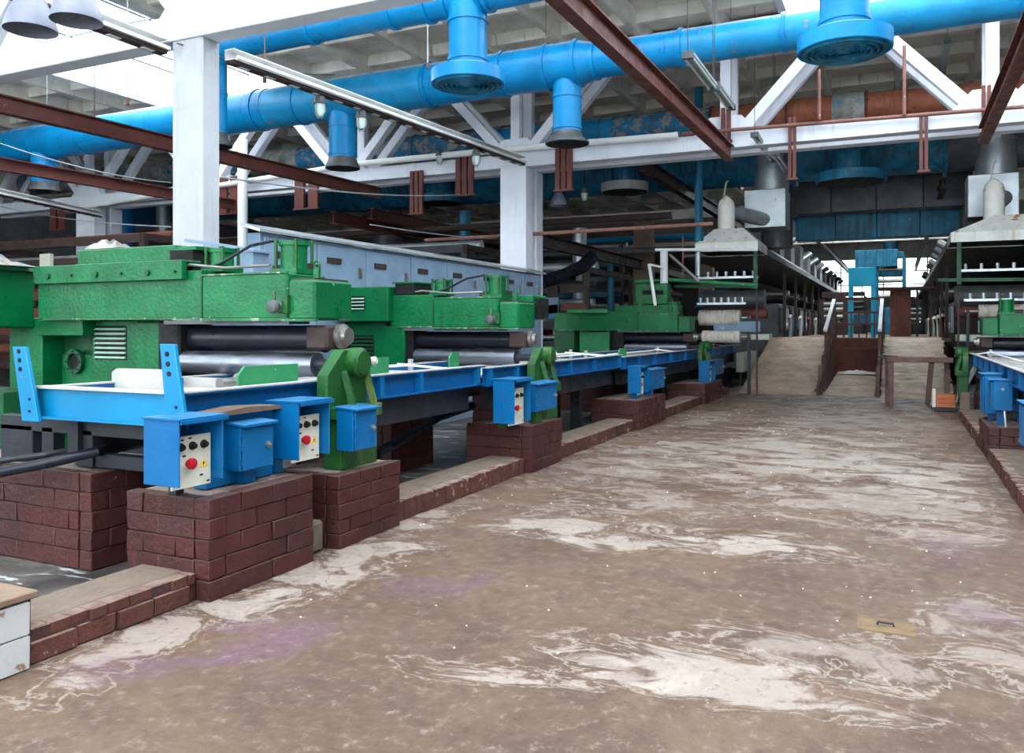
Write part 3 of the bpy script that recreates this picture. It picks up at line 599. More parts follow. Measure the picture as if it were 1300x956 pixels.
# ================================================================ control boxes
def open_box(ul, uc, ur, vt, vb, Xf, label):
    a = onX(uc, vt, Xf); b = onX(uc, vb, Xf); y0, y1, zt, zb = a.y, onX(ur, vt, Xf).y, a.z, b.z; xb = onY(ul, vt, y0).x; t = .012
    r = thing('control_box', label, 'control box', ((xb + Xf) / 2, (y0 + y1) / 2, zb))
    part(MB().box(xb, Xf, y0, y0 + t, zb, zt).box(xb, Xf, y1 - t, y1, zb, zt).box(xb, Xf, y0 + t, y1 - t, zt - t, zt).box(xb, xb + t, y0 + t, y1 - t, zb, zt - t), 'shell', 'blue', r, .003)
    part(MB().prism([(xb - .01, zt + .001), (Xf + .03, zt + .001), (Xf + .03, zt - .02), (Xf + .022, zt - .02), (Xf + .022, zt + .012), (xb - .01, zt + .012)], 'y', y0 - .01, y1 + .01), 'rain_hood', 'blue', r)
    xp = Xf - .07; w = y1 - y0
    pl = part(MB().box(xp - .012, xp, y0 + .018, y1 - .1 * w, zb - .025, zt - .1), 'control_plate', 'panel', r)
    hz_ = zt - .1 - (zb - .025); yc = lambda q: y0 + .018 + q * (w * .9 - .018); zc = lambda q: zb - .025 + q * hz_
    for q in (.2, .5, .8): part(MB().rev((xp, yc(q), zc(.8)), (1, 0, 0), [(0, .024), (.012, .024), (.014, .018), (.03, .016)], 14), 'selector_knob', 'black', pl)
    part(MB().rev((xp, yc(.4), zc(.47)), (1, 0, 0), [(0, .02), (.02, .02), (.022, .032), (.04, .032), (.046, .022)], 18), 'stop_button', 'red', pl)
    yw, zw = yc(.8), zc(.42)
    part(MB().prism([(yw - .028, zw - .02), (yw + .028, zw - .02), (yw, zw + .03)], 'x', xp, xp + .003), 'warning_sign', 'yellow', pl)
    part(MB().prism([(yw + .002, zw + .014), (yw - .008, zw - .002), (yw, zw - .002), (yw - .004, zw - .014), (yw + .008, zw + .002), (yw + .001, zw + .002)], 'x', xp + .003, xp + .005), 'bolt_mark', 'black', pl)
    for q, z in ((.25, .93), (.45, .95), (.3, .62), (.75, .2), (.93, .06)): part(MB().box(xp, xp + .002, yc(q) - .012, yc(q) + .012, zc(z) - .005, zc(z) + .005), 'small_label', 'dark_steel', pl)
    for z in (.3, .6): part(MB().cyl((xb + .05, y1 - .0, zb + z * (zt - zb) - .02), (xb + .05, y1 + .012, zb + z * (zt - zb) - .02), .012, n=8), 'hinge', 'blue_deep', r)
    return r, (xb, Xf, y0, y1, zb, zt)
def shut_box(ul, uc, ur, vt, vb, Xf, label, lock=True):
    a = onX(uc, vt, Xf); b = onX(uc, vb, Xf); y0, y1, zt, zb = a.y, onX(ur, vt, Xf).y, a.z, b.z; xb = onY(ul, vt, y0).x
    if xb > Xf - .08: xb = Xf - .14
    r = thing('switch_box', label, 'switch box', ((xb + Xf) / 2, (y0 + y1) / 2, zb))
    part(MB().box(xb, Xf - .02, y0, y1, zb, zt), 'body', 'blue', r, .006)
    d = part(MB().box(Xf - .018, Xf, y0 + .008, y1 - .004, zb + .006, zt - .02), 'door', 'blue', r, .005)
    part(MB().prism([(xb - .01, zt), (xb - .01, zt + .018), (Xf + .03, zt + .004), (Xf + .03, zt - .016)], 'y', y0 - .012, y1 + .012), 'lid', 'blue', r, .003)
    for q in (.2, .5, .8): part(MB().cyl((Xf - .004, y0 + .004, zb + q * (zt - zb) - .02), (Xf - .004, y0 + .004, zb + q * (zt - zb) + .02), .011, n=8), 'hinge', 'blue_deep', d)
    if lock: part(MB().rev((Xf, y1 - .06, (zb + zt) / 2), (1, 0, 0), [(0, .022), (.014, .022), (.016, .012), (.03, .01)], 12), 'lock_knob', 'steel', d)
    return r, (xb, Xf, y0, y1, zb, zt)
def stem(r, g, x0, x1, y0, y1, z, mat='blue'): part(MB().box(x0, x1, y0, y1, z, g[4]), 'stand', mat, r)
b, g = open_box(182, 227, 284, 535, 620, -3.62, 'open blue control box hanging over the brick pier by the cyan trough end'); stem(b, g, -3.96, -3.9, g[2] + .24, g[2] + .3, .6, 'dark_steel')
b, g = shut_box(285, 308, 348, 540, 600, -3.72, 'shut blue switch box between the two open control boxes at the near pier', True); stem(b, g, -3.92, -3.8, g[2] + .1, g[2] + .2, .6)
b, g = open_box(340, 379, 419, 512, 585, -3.66, 'open blue control box between the moss-green pedestal and a shut switch box'); stem(b, g, -4.0, -3.88, g[2] + .02, g[2] + .1, .6)
b, g = shut_box(427, 451, 479, 520, 574, -3.64, 'shut blue switch box with a shiny lock on the near moss-green pedestal'); part(MB().box(-3.9, -3.78, g[2] + .05, g[2] + .2, .53, g[4]), 'stand', 'green_moss', b)
b, g = open_box(626, 653, 674, 483, 539, -3.66, 'narrow open blue control box in front of the middle press pedestal'); stem(b, g, -3.9, -3.8, g[2] + .1, g[2] + .25, .52, 'green_moss')
b, g = shut_box(677, 681, 707, 488, 524, -3.66, 'shut blue switch box with a steel lock on the middle press pedestal'); stem(b, g, -3.8, -3.7, g[2] + .1, g[2] + .25, .52, 'green_moss')
b, g = open_box(797, 814, 823, 466, 500, -3.7, 'open blue control box on the pier in the long gap between presses'); stem(b, g, -3.9, -3.8, g[2] + .1, g[2] + .3, .46)
b, g = shut_box(824, 827, 844, 470, 496, -3.7, 'shut blue switch box on the pier in the long gap between presses'); stem(b, g, -3.85, -3.75, g[2] + .1, g[2] + .3, .46)
b, g = open_box(887, 901, 908, 459, 488, -3.7, 'open blue control box beside the far press bracket'); stem(b, g, -3.9, -3.8, g[2] + .1, g[2] + .3, .42)
b, g = shut_box(905, 908, 919, 458, 477, -3.7, 'shut blue switch box at the far press beside the ramp'); stem(b, g, -3.85, -3.75, g[2] + .1, g[2] + .3, .42)
jb = thing('junction_housing', 'long blue junction housing with a loose board on top behind the shut switch box', 'housing', (-3.98, 4.1, .6))
part(MB().box(-3.97, -3.86, 3.82, 4.42, .6, 1.05), 'body', 'blue', jb, .006)
part(MB().prism([(3.8, 1.05), (4.45, 1.05), (4.42, 1.075), (4.1, 1.09), (3.82, 1.07)], 'x', -3.985, -3.80), 'loose_board', 'wood', jb)
gb = thing('grey_box', 'small pale grey box hung at the end of the far trough', 'box', (-3.7, 22.8, .5))
q0 = onX(944, 449, -3.8); q1 = onX(960, 468, -3.8)
part(MB().box(-4.0, -3.8, q0.y, q1.y, q1.z, q0.z + .02), 'body', 'panel', gb, .01); part(MB().box(-3.95, -3.88, q0.y + .2, q0.y + .3, 0, q1.z), 'stand', 'dark_steel', gb)
# boxes across the aisle: their near faces look back down the aisle
def far_box(x0, x1, y0, y1, z0, z1, zf, label, cable=False):
    r = thing('switch_box', label, 'switch box', ((x0 + x1) / 2, (y0 + y1) / 2, zf))
    part(MB().box(x0, x1, y0, y1, z0, z1), 'body', 'blue', r, .008)
    d = part(MB().box(x0 - .02, x0, y0 + .01, y1 - .01, z0 + .02, z1 - .02), 'door', 'blue', r, .006)
    part(MB().box(x0 - .04, x1 + .01, y0 - .01, y1 + .01, z1, z1 + .015), 'lid', 'blue', r, .004)
    part(MB().cyl((x0 + .1, y0 - .012, (z0 + z1) / 2 + .08), (x0 + .1, y0, (z0 + z1) / 2 + .08), .018, n=10), 'lock_knob', 'steel', r)
    part(MB().box(x0 + .05, x0 + .12, y0 + .1, y0 + .2, zf, z0), 'stand', 'blue_deep', r)
    if cable: part(MB().tube([(x0 + .12, y0 + .02, z0), (x0 + .13, y0 - .05, z0 - .2), (x0 + .25, y0 - .2, z0 - .33), (x0 + .5, y0 - .3, z0 - .3)], .013, 8), 'flexible_conduit', 'galv', r)
    return r
far_box(1.04, 1.25, 11.5, 11.9, .6, .96, .42, 'smaller blue switch box with a trailing conduit across the aisle', True)
far_box(1.0, 1.2, 12.1, 12.55, .5, 1.0, .42, 'taller blue switch box behind the one with the conduit')
far_box(1.3, 1.5, 11.95, 12.3, .55, 1.02, .42, 'blue switch box tucked against the trough behind the conduit box')
far_box(1.02, 1.3, 8.45, 8.8, .53, .93, .17, 'blue switch box on the kerb across the aisle, cut by the picture edge')

# ================================================================ ducts
def duct_y(name, label, Y, secs, zf, rings, taps=()):
    """a round duct along x: secs (x0, x1, r0, r1, material)"""
    x = (secs[0][0] + secs[-1][1]) / 2
    r = thing(name, label, 'duct', (x, Y, zf(x)))
    for x0, x1, r0, r1, m in secs:
        part(MB().cyl((x0, Y, zf(x0)), (x1, Y, zf(x1)), r0, r1, 32), 'duct_section', m, r)
    for xr, rr, m in rings:
        part(MB().cyl((xr - .03, Y, zf(xr)), (xr + .03, Y, zf(xr)), rr, n=32), 'flange_ring', m, r)
    return r
def branch(r, x, Y, zt, zb, rad, flare, mat, dark=True):
    part(MB().cyl((x, Y, zb + .18), (x, Y, zt), rad, n=24), 'branch_pipe', mat, r)
    for z in (zb + .24, (zt + zb) / 2 + .1): part(MB().cyl((x, Y, z), (x, Y, z + .04), rad * 1.06, n=24), 'flange_ring', mat, r)
    part(MB().rev((x, Y, zb + .2), (0, 0, -1), [(0, rad), (.08, rad * 1.1), (.17, flare), (.2, flare)], 24), 'flared_mouth', 'galv_dark' if dark else mat, r)
    part(MB().cyl((x, Y, zb - .006), (x, Y, zb), flare * .93, n=24), 'mouth_grille', 'black', r)
zm = lambda x: 6.02 + (x + 5) * 0.004
xr = lambda u, Y=13, v=100: onY(u, v, Y).x
secs = [(-26, xr(160), .40, .40, 'duct'), (xr(160), xr(345), .40, .40, 'duct'), (xr(345), xr(545), .39, .39, 'duct_rusty'), (xr(545), xr(735), .375, .375, 'duct'), (xr(735), xr(757), .375, .29, 'duct'), (xr(757), xr(862), .29, .28, 'duct'), (xr(862), xr(1000), .28, .27, 'duct_rusty'), (xr(1000), 13, .27, .25, 'duct_rusty')]
md = duct_y('ventilation_duct', 'large blue ventilation duct crossing the whole hall in front of the white truss', 13, secs, zm,
            [(xr(u), rr, 'duct') for u, rr in ((27, .42), (52, .42), (112, .42), (332, .42), (384, .41), (548, .41), (642, .40), (697, .40), (735, .40), (757, .32), (866, .31), (996, .30), (1294, .28))])
for u, vb, rad, fl in ((57, 243, .29, .36), (435, 214, .26, .33), (720, 183, .24, .37)):
    p = onY(u, vb, 13); branch(md, p.x, 13, zm(p.x), p.z, rad, fl, 'duct')
zu = lambda x: 5.86 + (x + 9) * .012
ud = duct_y('ventilation_duct', 'upper blue duct nearer the roof with two big round diffusers hanging from it', 9.5, [(-9.2, xr(500, 9.5), .21, .21, 'duct'), (xr(500, 9.5), xr(575, 9.5), .23, .23, 'duct'), (xr(575, 9.5), xr(615, 9.5), .24, .24, 'duct'), (xr(615, 9.5), 12, .23, .2, 'duct')], zu,
            [(xr(u, 9.5), rr, 'duct') for u, rr in ((397, .235), (500, .25), (545, .26), (570, .26), (620, .26))])
xe = -9.2; part(MB().tube([(xe, 9.5, zu(xe)), (xe - .14, 9.5, zu(xe) - .05), (xe - .2, 9.5, zu(xe) - .2)], .2, 20), 'elbow', 'duct', ud)
pe = onY(290, 184, 9.5); branch(ud, xe - .2, 9.5, zu(xe) - .15, pe.z, .16, .24, 'duct')
def diffuser(r, x, Y, zt, zb, rad, fl):
    part(MB().cyl((x, Y, zb + .2), (x, Y, zt), rad, n=32), 'branch_pipe', 'duct', r)
    for z in (zb + .3, zb + .8): part(MB().cyl((x, Y, z), (x, Y, z + .04), rad * 1.07, n=32), 'flange_ring', 'duct', r)
    part(MB().rev((x, Y, zb + .21), (0, 0, -1), [(0, rad), (.02, fl * .9), (.04, fl), (.2, fl), (.21, fl * .97), (.19, fl * .94)], 40), 'diffuser_drum', 'duct', r)
    for k in range(6):
        a = fl * .93 * (1 - k * .16)
        part(MB().rev((x, Y, zb + .03), (0, 0, -1), [(0, a), (.05 + .004 * k, a * .93), (.04, a * .86), (-.01, a * .87)], 36, caps=False), 'diffuser_ring', 'duct_dark', r)
    part(MB().cyl((x, Y, zb + .04), (x, Y, zb + .05), fl * .9, n=32), 'diffuser_plate', 'dark_steel', r)
for u, v in ((594, 108), (1072, 66)):
    p = onY(u, v, 9.5); diffuser(ud, p.x, 9.5, zu(p.x), p.z, .25, .48)
# old patchy duct behind the truss
Y3 = 18.6; za, zb_ = onY(200, 220, Y3), onY(1240, 123, Y3)
z3 = lambda x: za.z + (zb_.z - za.z) * (x - za.x) / (zb_.x - za.x)
x3 = lambda u: onY(u, 170, Y3).x
sec3 = [(-27, x3(60), .36, .36, 'duct_old'), (x3(60), x3(225), .36, .36, 'lagging'), (x3(225), x3(322), .35, .35, 'duct_old'), (x3(322), x3(385), .35, .35, 'lagging'), (x3(385), x3(545), .34, .34, 'duct_old'), (x3(545), x3(640), .33, .33, 'duct_old'), (x3(640), x3(780), .33, .33, 'duct_rusty'),
        (x3(780), x3(905), .32, .31, 'duct_old'), (x3(905), x3(1057), .31, .3, 'duct_rust'), (x3(1057), x3(1098), .32, .32, 'lagging'), (x3(1098), x3(1215), .29, .27, 'duct_rust'), (x3(1215), 12, .27, .26, 'duct_rust')]
od = duct_y('ventilation_duct', 'old patchy duct of torn lagging, blue paint and brown rust behind the white truss', Y3, sec3, z3, [(x3(u), .37 if u < 700 else .34, 'steel_red' if u > 900 else 'duct_old') for u in (225, 322, 530, 640, 740, 765, 800, 850, 905, 1000, 1100, 1150)])
Y4 = 22.0; wa, wb2 = onY(480, 243, Y4), onY(1110, 198, Y4)
z4 = lambda x: wa.z + (wb2.z - wa.z) * (x - wa.x) / (wb2.x - wa.x)
x4 = lambda u: onY(u, 220, Y4).x
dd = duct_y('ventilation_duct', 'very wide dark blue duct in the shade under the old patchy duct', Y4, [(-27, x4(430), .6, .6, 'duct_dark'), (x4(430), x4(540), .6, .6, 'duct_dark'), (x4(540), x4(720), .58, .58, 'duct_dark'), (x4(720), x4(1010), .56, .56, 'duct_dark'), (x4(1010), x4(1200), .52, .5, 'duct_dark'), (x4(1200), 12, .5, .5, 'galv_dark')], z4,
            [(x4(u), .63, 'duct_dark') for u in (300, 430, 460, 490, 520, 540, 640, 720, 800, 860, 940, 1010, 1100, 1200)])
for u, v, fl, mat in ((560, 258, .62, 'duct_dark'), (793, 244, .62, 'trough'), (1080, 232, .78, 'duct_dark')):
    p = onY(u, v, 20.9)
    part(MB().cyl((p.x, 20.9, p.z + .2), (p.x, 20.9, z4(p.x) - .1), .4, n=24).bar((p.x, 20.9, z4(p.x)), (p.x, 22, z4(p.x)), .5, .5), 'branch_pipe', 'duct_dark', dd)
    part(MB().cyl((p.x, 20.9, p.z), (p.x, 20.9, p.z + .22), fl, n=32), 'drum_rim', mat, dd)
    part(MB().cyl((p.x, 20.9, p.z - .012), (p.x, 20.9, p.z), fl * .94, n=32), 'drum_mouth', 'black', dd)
solo(MB().cyl((xr(350, 21), 21, 0), (xr(350, 21), 21, 4.6), .38, n=20), 'riser_duct', 'duct_old', 'rusty blue-green upright duct behind the long cabinet housing', 'duct')
p = onY(887, 250, 19.6); solo(MB().cyl((p.x, p.y, p.z - .9), (p.x, p.y, 7.5), .1, n=12).cyl((p.x, p.y, p.z - 1.05), (p.x, p.y, p.z - .9), .12, n=12), 'riser_pipe', 'duct_dark', 'slim blue upright pipe with a white foot beside the rusty hood', 'pipe')

# ================================================================ overhead steel, rails, pipes
def ib(p0, p1, w, h, name, mat, label, cat='beam', **k): return solo(MB().ibeam(p0, p1, w, h, .022), name, mat, label, cat, **k)
q = onZ(925, 197, 4.8)
ib((-3.0, 2.5, 4.82), (-2.82, q.y, 4.82), .16, .28, 'hoist_rail', 'steel_red', 'rust-red hoist rail running overhead toward the rusty white hood')
ib((1.26, 3.5, 4.82), (1.3, 15.9, 4.82), .16, .28, 'hoist_rail', 'steel_red', 'rust-red hoist rail overhead across the aisle, ending at the white truss by the tube lamps')
ib((-11.5, 2.5, 4.7), (-10.85, 16.0, 4.7), .16, .25, 'hoist_rail', 'steel_red', 'upper one of two long rust-red rails passing behind the large white pillar')
ib((-15.7, 2.5, 4.7), (-15.2, 16.0, 4.7), .16, .25, 'hoist_rail', 'steel_red', 'lower one of two long rust-red rails, just under the big duct behind the large pillar')
for (u, v, Y0, Y1, lab) in ((423, 276, 17, 27, 'short red-brown beam in the gloom over the cabinet housing, lower of two'), (471, 271, 18, 30, 'short red-brown beam in the gloom over the cabinet housing, upper of two'), (690, 306, 17.5, 34, 'dark steel beam in the gloom behind the double pillar'), (815, 208, 17.2, 30, 'dark steel beam high up near the white-rimmed drum')):
    p = onY(u, v, Y0); ib(p, (p.x, Y1, p.z), .18, .3, 'crane_beam', 'dark_brown' if u > 600 else 'steel_red', lab)
# white lamp rails along the pillars
def lamp_rail(p0, p1, label):
    r = thing('lamp_rail', label, 'rail', p0)
    part(MB().channel(p0, p1, .15, .13, .012), 'trough_rail', 'white_pipe', r)
    part(MB().bar(V(p0) + V((0, 0, -.09)), V(p1) + V((0, 0, -.09)), .13, .04), 'rail_underside', 'dark_brown', r)
    d = V(p1) - V(p0); n = int(d.length / .45)
    part(MB().bar(V(p0) + V((.125, 0, -.05)), V(p1) + V((.1, 0, -.05)), .03, .04), 'conduit', 'white_pipe', r)
    for i in range(n):
        m = V(p0) + d * ((i + .5) / n); part(MB().box(m.x - .03, m.x + .03, m.y - .08, m.y + .08, m.z - .118, m.z - .108), 'rail_clip', 'white_pipe', r)
    return r
a, b = onX(284, 66, -7.26), onX(648, 197, -7.2)
lamp_rail((a.x, 7.55, a.z), (b.x, 15.95, b.z), 'slotted white lamp rail stretching from the large pillar to the double pillar')
a2 = onX(130, 0, -7.9); lamp_rail((-7.9, 3.0, 4.95), (-7.9, 7.15, 4.95), 'slotted white lamp rail ending at the top of the large pillar under the rooflight')
lr2 = onY(30, 255, 15.0); lamp_rail((-15.9, 9.0, 4.35), (-20.0, 15.9, 4.75), 'dim lamp rail below the lower red rail by the smaller twin pillar')
def bulkhead(x, y, z, label):
    r = thing('caged_lamp', label, 'lamp', (x, y, z - .3), 'caged lamps along the white rail')
    part(MB().rev((x, y, z), (0, 0, -1), [(0, .03), (.04, .07), (.11, .08), (.12, .1), (.14, .1)], 16), 'lamp_cap', 'galv_dark', r)
    part(MB().rev((x, y, z - .14), (0, 0, -1), [(0, .075), (.1, .07), (.16, .045), (.18, .01)], 16), 'lamp_glass', 'bulbglass', r)
    for k in range(4):
        c, s_ = math.cos(k * math.pi / 2), math.sin(k * math.pi / 2)
        part(MB().tube([(x + .085 * c, y + .085 * s_, z - .14), (x + .085 * c, y + .085 * s_, z - .25), (x + .03 * c, y + .03 * s_, z - .34)], .006, 5), 'cage_wire', 'steel', r)
for u, v, lab in ((407, 132, 'caged glass lamp hanging under the white rail close to the middle branch pipe'), (459, 122, 'caged glass lamp on the white rail just past the big duct'), (603, 175, 'caged glass lamp near the double pillar end of the white rail')):
    p = onX(u, v, -7.24); q = (p.y - 7.55) / 8.4; bulkhead(-7.26 + .06 * q, p.y, a.z + (b.z - a.z) * q - .10, lab)
p = onY(558, 190, 15.93); bulkhead(p.x, p.y, p.z, 'caged glass lamp against the white pipe of the truss')
p = onY(742, 238, 18.5); bulkhead(p.x, p.y, p.z, 'caged glass lamp in the gloom beside the white-rimmed drum')
solo(MB().tube([(p.x, p.y, p.z - .01), (p.x, p.y, p.z + 1.2)], .015, 6), 'lamp_rod', 'dark_steel', 'thin rod holding the caged lamp beside the white-rimmed drum', 'rod')
def bell(x, y, z, r_, label, top):
    r = thing('bell_lamp', label, 'lamp', (x, y, z))
    part(MB().rev((x, y, z), (0, 0, 1), [(0, r_), (.02, r_), (.12, r_ * .86), (.22, r_ * .62), (.3, r_ * .4), (.31, r_ * .33), (.42, r_ * .33), (.44, r_ * .2)], 32, caps=False), 'bell_shade', 'lamp_enamel', r)
    part(MB().rev((x, y, z + .03), (0, 0, 1), [(0, r_ * .97), (.11, r_ * .83), (.2, r_ * .58), (.26, .02)], 32, caps=False), 'shade_lining', 'lamp_enamel', r)
    part(MB().rev((x, y, z + .07), (0, 0, 1), [(0, .015), (.03, .05), (.09, .055), (.17, .03)], 14), 'bulb', 'bulbglass', r)
    part(MB().cyl((x, y, z + .43), (x, y, top), .012, n=8), 'hanging_rod', 'galv', r)
p = onY(39, 39, 4.4); bell(p.x, p.y, p.z, .2, 'grey enamel bell lamp hanging under the rooflight, the lower of a pair', 7.5)
p = onY(97, 27, 4.4); bell(p.x, p.y, p.z, .19, 'grey enamel bell lamp hanging under the rooflight, the higher of a pair', 7.5)
p = onY(709, 261, 17.6); bell(p.x, p.y, p.z, .2, 'small pale bell lamp hanging in the gloom beside the double pillar', 7.5)
# tube lamps on chains
def tube_lamp(p0, p1, label, top):
    r = thing('tube_lamp', label, 'lamp', p0); p0 = V(p0); p1 = V(p1)
    part(MB().bar(p0, p1, .14, .04), 'lamp_body', 'galv', r, .004)
    for dx in (-.045, .045): part(MB().cyl(p0 + V((dx, .05, -.045)), p1 + V((dx, -.05, -.045)), .018, n=10), 'tube', 'bulbglass', r)
    for q in (p0, p1): part(MB().box(q.x - .07, q.x + .07, q.y - .03, q.y + .03, q.z - .07, q.z + .02), 'end_holder', 'galv_dark', r)
    for q in (p0, p1): part(MB().cyl(q + V((0, 0, .02)), (q.x, q.y, top), .006, n=5), 'chain', 'dark_steel', r)
def tl(u0, v0, u1, v1, X, lab):
    a, b = onX(u0, v0, X), onX(u1, v1, X); z = (a.z + b.z) / 2; tube_lamp((X, a.y, z), (X, b.y, z), lab, 7.5)
tl(873, 72, 905, 105, -2.35, 'tube lamp hung over the end of the hoist rail, nearer of two in line')
tl(907, 108, 928, 133, -2.35, 'tube lamp hung over the end of the hoist rail, further of two in line')
tl(958, 176, 982, 196, -2.35, 'tube lamp below the truss chord in line with the hoist rail, closer of two')
tl(984, 198, 1000, 213, -2.35, 'tube lamp below the truss chord in line with the hoist rail, more distant of two')
tl(1203, 50, 1196, 90, .85, 'tube lamp hung high across the aisle beside the second hoist rail, upper of two')
tl(1195, 93, 1191, 124, .85, 'tube lamp hung across the aisle beside the second hoist rail, lower of two')
tl(1181, 160, 1179, 178, .85, 'small tube lamp seen under the truss chord across the aisle, upper one')
tl(1178.5, 181, 1177, 195, .85, 'small tube lamp seen under the truss chord across the aisle, lower one')
# pipes on the truss
zp = lambda u, v: onY(u, v, 15.95)
solo(MB().tube([zp(110, 262), zp(455, 208), zp(650, 189), zp(860, 172)], .07, 12), 'truss_pipe', 'white_pipe', 'long white pipe fixed along the front of the truss chord', 'pipe')
solo(MB().tube([zp(866, 170), zp(1080, 153), zp(1330, 133)], .035, 10), 'truss_pipe', 'rail_red', 'thin red pipe lying along the truss chord above the ramps', 'pipe')
p, q = onY(540, 305, 16.46), onY(905, 284, 16.46)
solo(MB().tube([p, q], .04, 10), 'cross_pipe', 'rail_red', 'thin red-grey pipe crossing between the twin pillars', 'pipe')
p = onY(308, 177, 15.6); solo(MB().cyl((p.x, p.y, 0), (p.x, p.y, p.z), .12, n=16), 'drop_pipe', 'white_pipe', 'white upright pipe to the far side of the large pillar', 'pipe')
def hanger(u0, u1, v0, v1, label, n=2, Y=16.02, base=True):
    a, b = onY(u0, v0, Y), onY(u1, v1, Y)
    r = thing('rail_hanger', label, 'hanger', ((a.x + b.x) / 2, Y, b.z), 'rust-red hangers on the truss chord')
    w = (b.x - a.x) / (n * 1.25)
    for i in range(n):
        x = a.x + (b.x - a.x - w) * (i / max(1, n - 1))
        part(MB().channel((x + w / 2, Y - .03, b.z), (x + w / 2, Y - .03, a.z), w, .07, .012), 'hanger_leg', 'steel_red', r)
    if base: part(MB().box(a.x - .03, b.x + .03, Y - .08, Y + .02, b.z - .04, b.z), 'foot_plate', 'steel_red', r)
for a in ((66, 84, 262, 290, 'rust-red pair of hanger legs by the branch pipe over the side cabinet'), (281, 303, 226, 270, 'rust-red hanger just beside the large pillar'), (376, 405, 228, 263, 'rust-red hanger at the tip of the upper long rail'),
          (580, 602, 194, 246, 'rust-red hanger just before the double pillar'), (706, 727, 190, 240, 'rust-red hanger just past the double pillar by the small bell lamp'), (522, 538, 218, 270, 'dark rust hanger halfway along the dark blue duct')):
    hanger(*a, n=3 if a[0] > 500 else 2)
for a in ((1001, 1011, 150, 226, 'long rust-red hanger over the open end of the ramps'), (1167, 1178, 144, 216, 'long rust-red hanger across the aisle with a lamp chain'), (916, 928, 138, 178, 'short rust-red hanger holding the hoist rail end'), (1246, 1258, 110, 168, 'rust-red hanger holding the second hoist rail end')):
    hanger(*a, n=2)
for (u, v0, v1, lab) in ((1040, 88, 152, 'thin red rod above the brown duct, over the ramp'), (1148, 58, 146, 'thin red rod above the brown duct, near the tube lamps')):
    a, b = onY(u, v0, 15.9), onY(u, v1, 15.9); solo(MB().cyl(b, (b.x, b.y, a.z), .03, n=8), 'tie_rod', 'rail_red', lab, 'rod')
# drop wires with weights, and slack cables
for i, (u, v, Y, lab) in enumerate(((60, 138, 9, 'thin wire hanging from the roof above the upper red rail, near the lamps'), (120, 155, 9, 'thin wire hanging from the roof midway along the upper red rail'), (162, 124, 8, 'short wire with a rusty plug hanging near the large pillar'), (336, 95, 8.2, 'thin pale rod hanging in front of the white lamp rail'), (543, 80, 12, 'thin wire dropping to the big duct beside the first diffuser'), (693, 60, 13, 'thin wire holding the big duct next to its third branch'))):
    p = onY(u, v, Y); r = thing('drop_wire', lab, 'wire', p)
    part(MB().cyl(p, (p.x, p.y, 7.5), .008, n=6), 'wire', 'rail_red' if i % 2 else 'galv', r); part(MB().cyl((p.x, p.y, p.z - .1), (p.x, p.y, p.z), .025, n=8), 'wire_plug', 'rail_red', r)
def cable(pts, r_, label, mat='dark_steel', name='slack_cable', sag=.1):
    a, b = V(pts[0]), V(pts[1]); n = 12
    return solo(MB().tube([a.lerp(b, i / n) - V((0, 0, sag * 4 * (i / n) * (1 - i / n))) for i in range(n + 1)], r_, 6), name, mat, label, 'cable')
cable((onY(0, 262, 15.5), onY(217, 288, 11)), .012, 'slack cable strung across the dark corner above the green housing', 'galv')
cable((onX(281, 225, -7.335), onY(585, 247, 15.98)), .012, 'slack cable from the large pillar to the hanger before the double pillar', 'galv')
cable((onY(225, 55, 7.1), onY(425, 95, 11)), .01, 'thin slack wire looping past the top of the large pillar', 'galv_dark')
cable((onY(0, 182, 9), onY(217, 232, 12)), .01, 'thin slack wire between the two long red rails', 'galv')
cable((onX(470, 285, -8.2), onX(690, 303, -8.2)), .01, 'slack cable above the sloping lid of the cabinet housing', 'galv')
# pipes on the ground at the near press
solo(MB().tube([onY(-40, 607, 3.45), onY(60, 588, 3.62), onY(120, 574, 3.85), onY(185, 562, 4.6)], .035, 12), 'hose_pipe', 'rubber', 'thick black hose resting on the shaded brick pier, the lower of two', 'pipe')
solo(MB().tube([onY(-40, 590, 3.7), onY(60, 577, 3.85), onY(120, 566, 4.1), onY(150, 560, 4.6)], .022, 10), 'hose_pipe', 'dark_steel', 'thin dark pipe resting behind the thick black hose on the shaded pier', 'pipe')
solo(MB().tube([onX(478, 577, -4.5), onX(515, 555, -4.6), onX(556, 530, -4.75), onX(600, 515, -4.9)], .05, 10), 'suction_hose', 'rubber', 'black hose sloping up under the trough between the first piers', 'pipe')
# crumpled foil on the press top
def crumple(c, rx, ry, rz, name, mat, label, n=9):
    vs, fs = [], []
    for i in range(n):
        for j in range(n):
            x, y = i / (n - 1) * 2 - 1, j / (n - 1) * 2 - 1
            vs.append((c[0] + x * rx, c[1] + y * ry, c[2] + max(0, (1 - max(abs(x), abs(y)) ** 2)) * rz * random.uniform(.3, 1.1)))
    fs = [(i * n + j, i * n + j + 1, (i + 1) * n + j + 1, (i + 1) * n + j) for i in range(n - 1) for j in range(n - 1)]
    vs += [(p[0], p[1], c[2] - .003) for p in vs]; m = n * n
    fs += [(m + f[3], m + f[2], m + f[1], m + f[0]) for f in fs]
    return solo(MB().add(vs, fs), name, mat, label, 'sheet')
crumple((-6.95, 5.62, 2.365), .28, .06, .09, 'crumpled_foil', 'steel', 'crumpled silvery foil on top of the green housing of the near press')
crumple((-8.0, 5.2, 2.195), .35, .2, .12, 'crumpled_sheet', 'lagging', 'crumpled pale sheet on the lid of the side cabinet')

